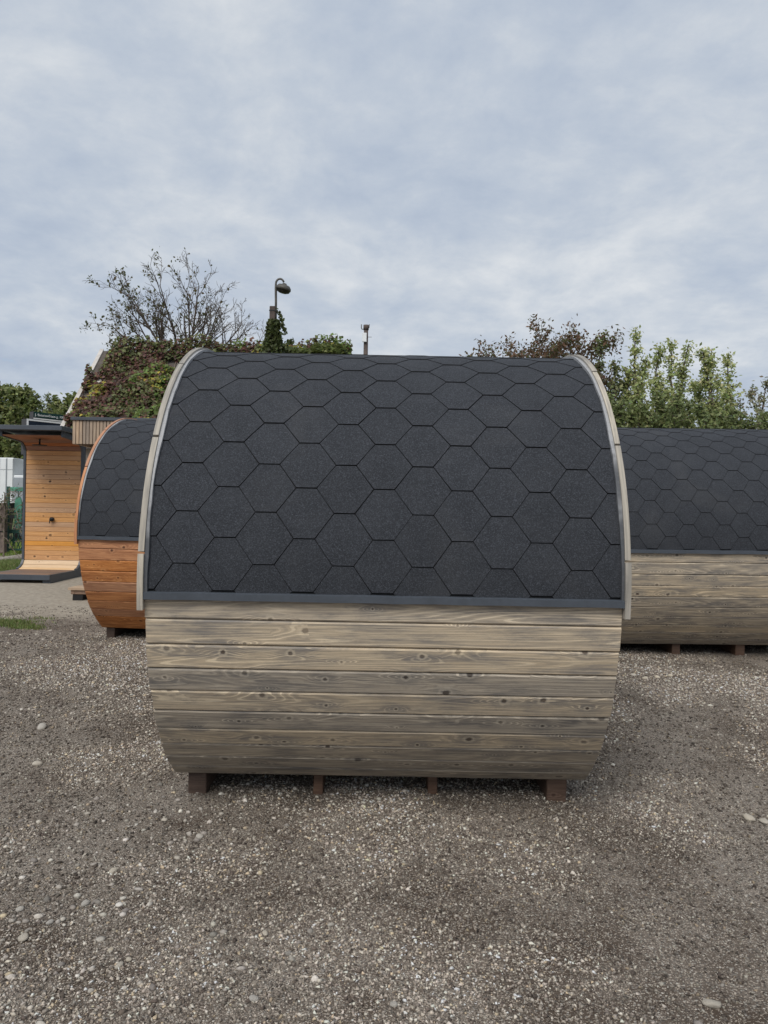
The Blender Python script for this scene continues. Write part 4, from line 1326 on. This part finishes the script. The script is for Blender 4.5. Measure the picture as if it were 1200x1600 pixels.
def pebbles():
    r = np.random.default_rng(3)
    xs, ys = [], []
    def zone(y0, y1, per_m2, pad=0.25):
        n = int(per_m2 * (y1 - y0) * (2 * (0.56 * y1 + pad)))
        y = r.uniform(y0, y1, n); x = r.uniform(-1, 1, n) * (0.56 * y1 + pad)
        k = np.abs(x) < 0.56 * y + pad
        return x[k], y[k]
    out = []
    for y0, y1, d, smin, smax in ((1.6, 2.7, 13000, 0.0030, 0.0085), (2.7, 4.4, 9000, 0.0036, 0.0095), (4.4, 7.6, 4400, 0.0046, 0.012), (7.6, 9.4, 1500, 0.0055, 0.012)):
        x, y = zone(y0, y1, d)
        if y0 > 4: 
            k = (np.abs(x) > 0.17 * y); x, y = x[k], y[k]
        patch = 0.6 * fbm(x * 0.85 + 3, y * 0.85, 31, 4) + 0.4 * fbm(x * 3.1, y * 3.1, 37, 3)
        k = r.random(len(x)) < np.clip((patch - 0.31) * 4.2, 0.22, 1)
        x, y, patch = x[k], y[k], patch[k]
        s = smin + (smax - smin) * r.random(len(x)) ** 2.2
        big = r.random(len(x)) < 0.010
        s = np.where(big, s * r.uniform(1.2, 1.6, len(x)), s)
        out.append((x, y, s, patch))
    x = np.concatenate([o[0] for o in out]); y = np.concatenate([o[1] for o in out]); s = np.concatenate([o[2] for o in out]); patch = np.concatenate([o[3] for o in out])
    n = len(x)
    z = ground_z(x, y) + s * 0.15
    base = np.array([(1, 0, 0), (-0.5, 0.87, 0), (-0.5, -0.87, 0), (0.4, 0.3, 1), (-0.45, 0.05, 0.85), (0.0, -0.1, -0.9)], float)
    bf = np.array([(0, 1, 3), (1, 4, 3), (1, 2, 4), (2, 0, 3), (2, 3, 4), (0, 5, 1), (1, 5, 2), (2, 5, 0)])
    v = base[None] + r.normal(size=(n, 6, 3)) * 0.22
    v = v * np.stack([r.uniform(0.75, 1.5, n), r.uniform(0.7, 1.1, n), r.uniform(0.45, 0.9, n)], 1)[:, None, :] * s[:, None, None]
    a = r.uniform(0, 6.283, n); ca, sa = np.cos(a)[:, None], np.sin(a)[:, None]
    vx = v[:, :, 0] * ca - v[:, :, 1] * sa; vy = v[:, :, 0] * sa + v[:, :, 1] * ca
    v = np.stack([vx + x[:, None], vy + y[:, None], v[:, :, 2] + z[:, None]], -1).reshape(-1, 3)
    f = (np.arange(n)[:, None, None] * 6 + bf[None]).reshape(-1, 3)
    c = pal(n, [(0.22, 0.187, 0.155), (0.39, 0.34, 0.285), (0.11, 0.086, 0.07), (0.66, 0.60, 0.51), (0.50, 0.40, 0.28)], [0.30, 0.30, 0.21, 0.14, 0.05], 0.32, r, 0.02)
    c = np.clip(c * (0.58 + 0.92 * np.clip((patch - 0.40) * 4.0, 0, 1))[:, None], 0, 0.75)
    me = raw_mesh('gravel', v, f, [M['pebble']], col=np.repeat(c, 6, axis=0))
    o = link('gravel', me)
    tag(o, 'grey brown loose gravel covering the yard', 'gravel', kind='stuff')
    pass
pebbles()

def coarse_pebbles():
    """rounder stones of one to three centimetres pressed into the gravel, in loose drifts"""
    r = np.random.default_rng(23)
    bm = bmesh.new(); bmesh.ops.create_icosphere(bm, subdivisions=1, radius=1.0)
    bv = np.array([v.co[:] for v in bm.verts]); bfc = np.array([[v.index for v in f.verts] for f in bm.faces]); bm.free()
    n = 11000
    y = 1.6 + 6.6 * r.random(n) ** 1.35; x = r.uniform(-1, 1, n) * (0.56 * y + 0.25)
    drift = fbm(x * 1.1 + 7, y * 1.1, 61, 4); left = np.clip(0.5 - x * 0.18, 0.15, 1.0)
    k = (r.random(n) < np.clip((drift - 0.42) * 4.0, 0.05, 1) * left * 0.75) & ((y < 4.2) | (np.abs(x) > 0.17 * y))
    x, y = x[k], y[k]; n = len(x)
    s = 0.0050 + 0.0105 * r.random(n) ** 3.2
    v = bv[None] * (1 + r.normal(size=(n, len(bv), 1)) * 0.13) * (np.stack([r.uniform(0.9, 1.5, n), r.uniform(0.75, 1.1, n), r.uniform(0.5, 0.8, n)], 1) * s[:, None])[:, None, :]
    a = r.uniform(0, 6.283, n); ca, sa = np.cos(a)[:, None], np.sin(a)[:, None]
    z = ground_z(x, y) + s * 0.18
    v = np.stack([v[:, :, 0] * ca - v[:, :, 1] * sa + x[:, None], v[:, :, 0] * sa + v[:, :, 1] * ca + y[:, None], v[:, :, 2] + z[:, None]], -1).reshape(-1, 3)
    f = (np.arange(n)[:, None, None] * len(bv) + bfc[None]).reshape(-1, 3)
    c = pal(n, [(0.52, 0.475, 0.41), (0.38, 0.345, 0.30), (0.25, 0.225, 0.20), (0.64, 0.60, 0.53), (0.50, 0.41, 0.29)], [0.3, 0.3, 0.2, 0.12, 0.08], 0.2, r, 0.02)
    tag(link('coarse_gravel', raw_mesh('coarse_gravel', v, f, [M['pebble']], col=np.repeat(c, len(bv), axis=0))), 'coarser pale pebbles scattered through the gravel', 'gravel', kind='stuff')
coarse_pebbles()

def stone_meshes():
    out = []
    for k in range(5):
        bm = bmesh.new()
        bmesh.ops.create_icosphere(bm, subdivisions=2, radius=1.0)
        rs = random.Random(k)
        planes = [(Vector((rs.gauss(0, 1), rs.gauss(0, 1), rs.gauss(0, 1))).normalized(), rs.uniform(0.62, 0.9)) for _ in range(7)]
        for v in bm.verts:
            for nrm, d in planes:
                e = v.co.dot(nrm) - d
                if e > 0: v.co -= nrm * e * 0.85
            v.co += Vector((rs.gauss(0, .03), rs.gauss(0, .03), rs.gauss(0, .03)))
        me = bpy.data.meshes.new('stone'); bm.to_mesh(me); bm.free()
        me.materials.append(M['stone'])
        me.polygons.foreach_set('use_smooth', [True] * len(me.polygons))
        out.append(me)
    return out

def stones():
    ms = stone_meshes()
    rs = random.Random(12)
    lst = [
        (133, 1413, 17, 'largest cream stone on the gravel left of the large barrel'),
        (177, 1363, 14, 'cream stone just above and right of the largest cream stone'),
        (78, 1443, 12, 'yellowish stone just below and left of the largest cream stone'),
        (37, 1467, 19, 'long pale grey stone near the lower left edge of the gravel'),
        (31, 1422, 12, 'tan stone by the left edge above the long pale grey stone'),
        (173, 1485, 11, 'leftmost stone of a small pale cluster at lower left'),
        (186, 1510, 13, 'lowest and largest stone of a small pale cluster at lower left'),
        (201, 1501, 11, 'upper right stone of a small pale cluster at lower left'),
        (277, 1342, 11, 'small round stone lying alone between barrel foot and cream stones'),
        (312, 1308, 12, 'pale stone below the left end foot of the large barrel'),
        (257, 1282, 10, 'grey white stone nearest the left end foot of the large barrel'),
        (517, 1446, 10, 'small white stone alone in the middle of the foreground gravel'),
        (414, 1460, 12, 'pale oval stone in the foreground left of the middle'),
        (396, 1562, 14, 'grey round stone near the bottom edge left of centre'),
        (615, 1571, 13, 'pale grey stone at the bottom edge just right of centre'),
        (644, 1576, 11, 'smaller stone beside the pale grey one at bottom centre'),
        (1112, 1571, 24, 'ochre cream flat stone in the lower right corner of the gravel'),
        (1170, 1281, 19, 'white flat stone at the right edge level with the barrel feet'),
        (1194, 1285, 15, 'white stone cut by the right edge beside a flat white one'),
        (1047, 1057, 9, 'white stone standing apart on the right of a row near the long barrel'),
        (1027, 1059, 9, 'white stone second from the right in a row near the long barrel'),
        (1008, 1061, 9, 'white stone third from the right in a row near the long barrel'),
        (990, 1056, 9, 'white stone at left of a row, beside the large barrel edge'),
        (65, 1138, 18, 'long white stone near the left edge level with the lower staves'),
        (58, 1195, 13, 'pale stone below the long white one near the left edge'),
        (833, 1485, 9, 'small light stone alone on the dark gravel right of centre'),
    ]
    for i, (x, y, wpx, lab) in enumerate(lst):
        X, Y = on_ground(x, y)
        s = wpx * Y / 1150 / 2 * 1.1
        o = link('loose_stone', ms[i % 5], None, (X, Y, gz(X, Y) + s * 0.22), (rs.uniform(-.2, .2), rs.uniform(-.2, .2), rs.uniform(0, 6.28)))
        o.scale = (s * rs.uniform(0.95, 1.15), s * rs.uniform(0.7, 0.95), s * rs.uniform(0.45, 0.65))
        tag(o, lab, 'stone', 'loose pale stones on the gravel')
stones()

# ------------------------------------------------------------------ grass
def grass(name, label, spots, n, h, seed, cols):
    r = np.random.default_rng(seed)
    X, Y = [], []
    for (x, y, rx, ry, k) in spots:
        m = int(n * k)
        X.append(x + r.normal(size=m) * rx); Y.append(y + r.normal(size=m) * ry)
    X = np.concatenate(X); Y = np.concatenate(Y)
    m = len(X)
    Z = ground_z(X, Y)
    a = r.uniform(0, 6.283, m); hh = h * r.uniform(0.4, 1.2, m); wd = 0.0035 + 0.003 * r.random(m)
    lean = r.uniform(0.1, 0.7, m) * hh; la = r.uniform(0, 6.283, m)
    bx_, by_ = np.cos(a) * wd, np.sin(a) * wd
    p = np.stack([X, Y, Z], 1)
    v = np.stack([p + np.stack([bx_, by_, bx_ * 0], 1), p - np.stack([bx_, by_, bx_ * 0], 1), p + np.stack([np.cos(la) * lean * .4 , np.sin(la) * lean * .4, hh * .6], 1) - np.stack([bx_, by_, bx_ * 0], 1) * .7, p + np.stack([np.cos(la) * lean, np.sin(la) * lean, hh], 1)], 1).reshape(-1, 3)
    i = np.arange(m)[:, None] * 4
    f = np.concatenate([i, i + 1, i + 2, i, i + 2, i + 3], 1).reshape(-1, 3)
    c = np.repeat(pal(m, cols, None, 0.25, r), 4, axis=0)
    tag(link(name, raw_mesh(name, v, f, [M['grass']], col=c)), label, 'grass', kind='stuff')
GC = [(0.15, 0.22, 0.06), (0.20, 0.26, 0.085), (0.11, 0.16, 0.05), (0.26, 0.26, 0.12)]
sp = []
for (x, y, rx, ry, k) in ((5, 973, .16, .06, 1.0), (26, 979, .12, .05, .7), (44, 982, .10, .04, .35), (62, 967, .10, .03, .08), (-30, 970, .3, .08, 1)):
    X, Y = on_ground(x, y); sp.append((X, Y, rx, ry, k))
grass('grass_strip', 'thin strip of short green grass on the gravel left of the orange barrel', sp, 900, 0.035, 51, GC)
sp = []
for (x, y, rx, ry, k) in ((4, 886, .3, .25, 1.0), (22, 882, .22, .2, .8), (-30, 890, .5, .3, 1)):
    X, Y = on_ground(x, y); sp.append((X, Y, rx, ry, k))
grass('grass_patch', 'bright green grass tuft between shower base and kerb', sp, 2600, 0.10, 52, GC)
grass('meadow_grass', 'bright green meadow grass seen through the green gate', [(-9.2, 18.0, 1.3, .7, 1.0), (-10.5, 18.6, 1.2, .6, .6)], 9000, 0.22, 53, [(0.24, 0.33, 0.08), (0.31, 0.39, 0.10), (0.18, 0.26, 0.06)])
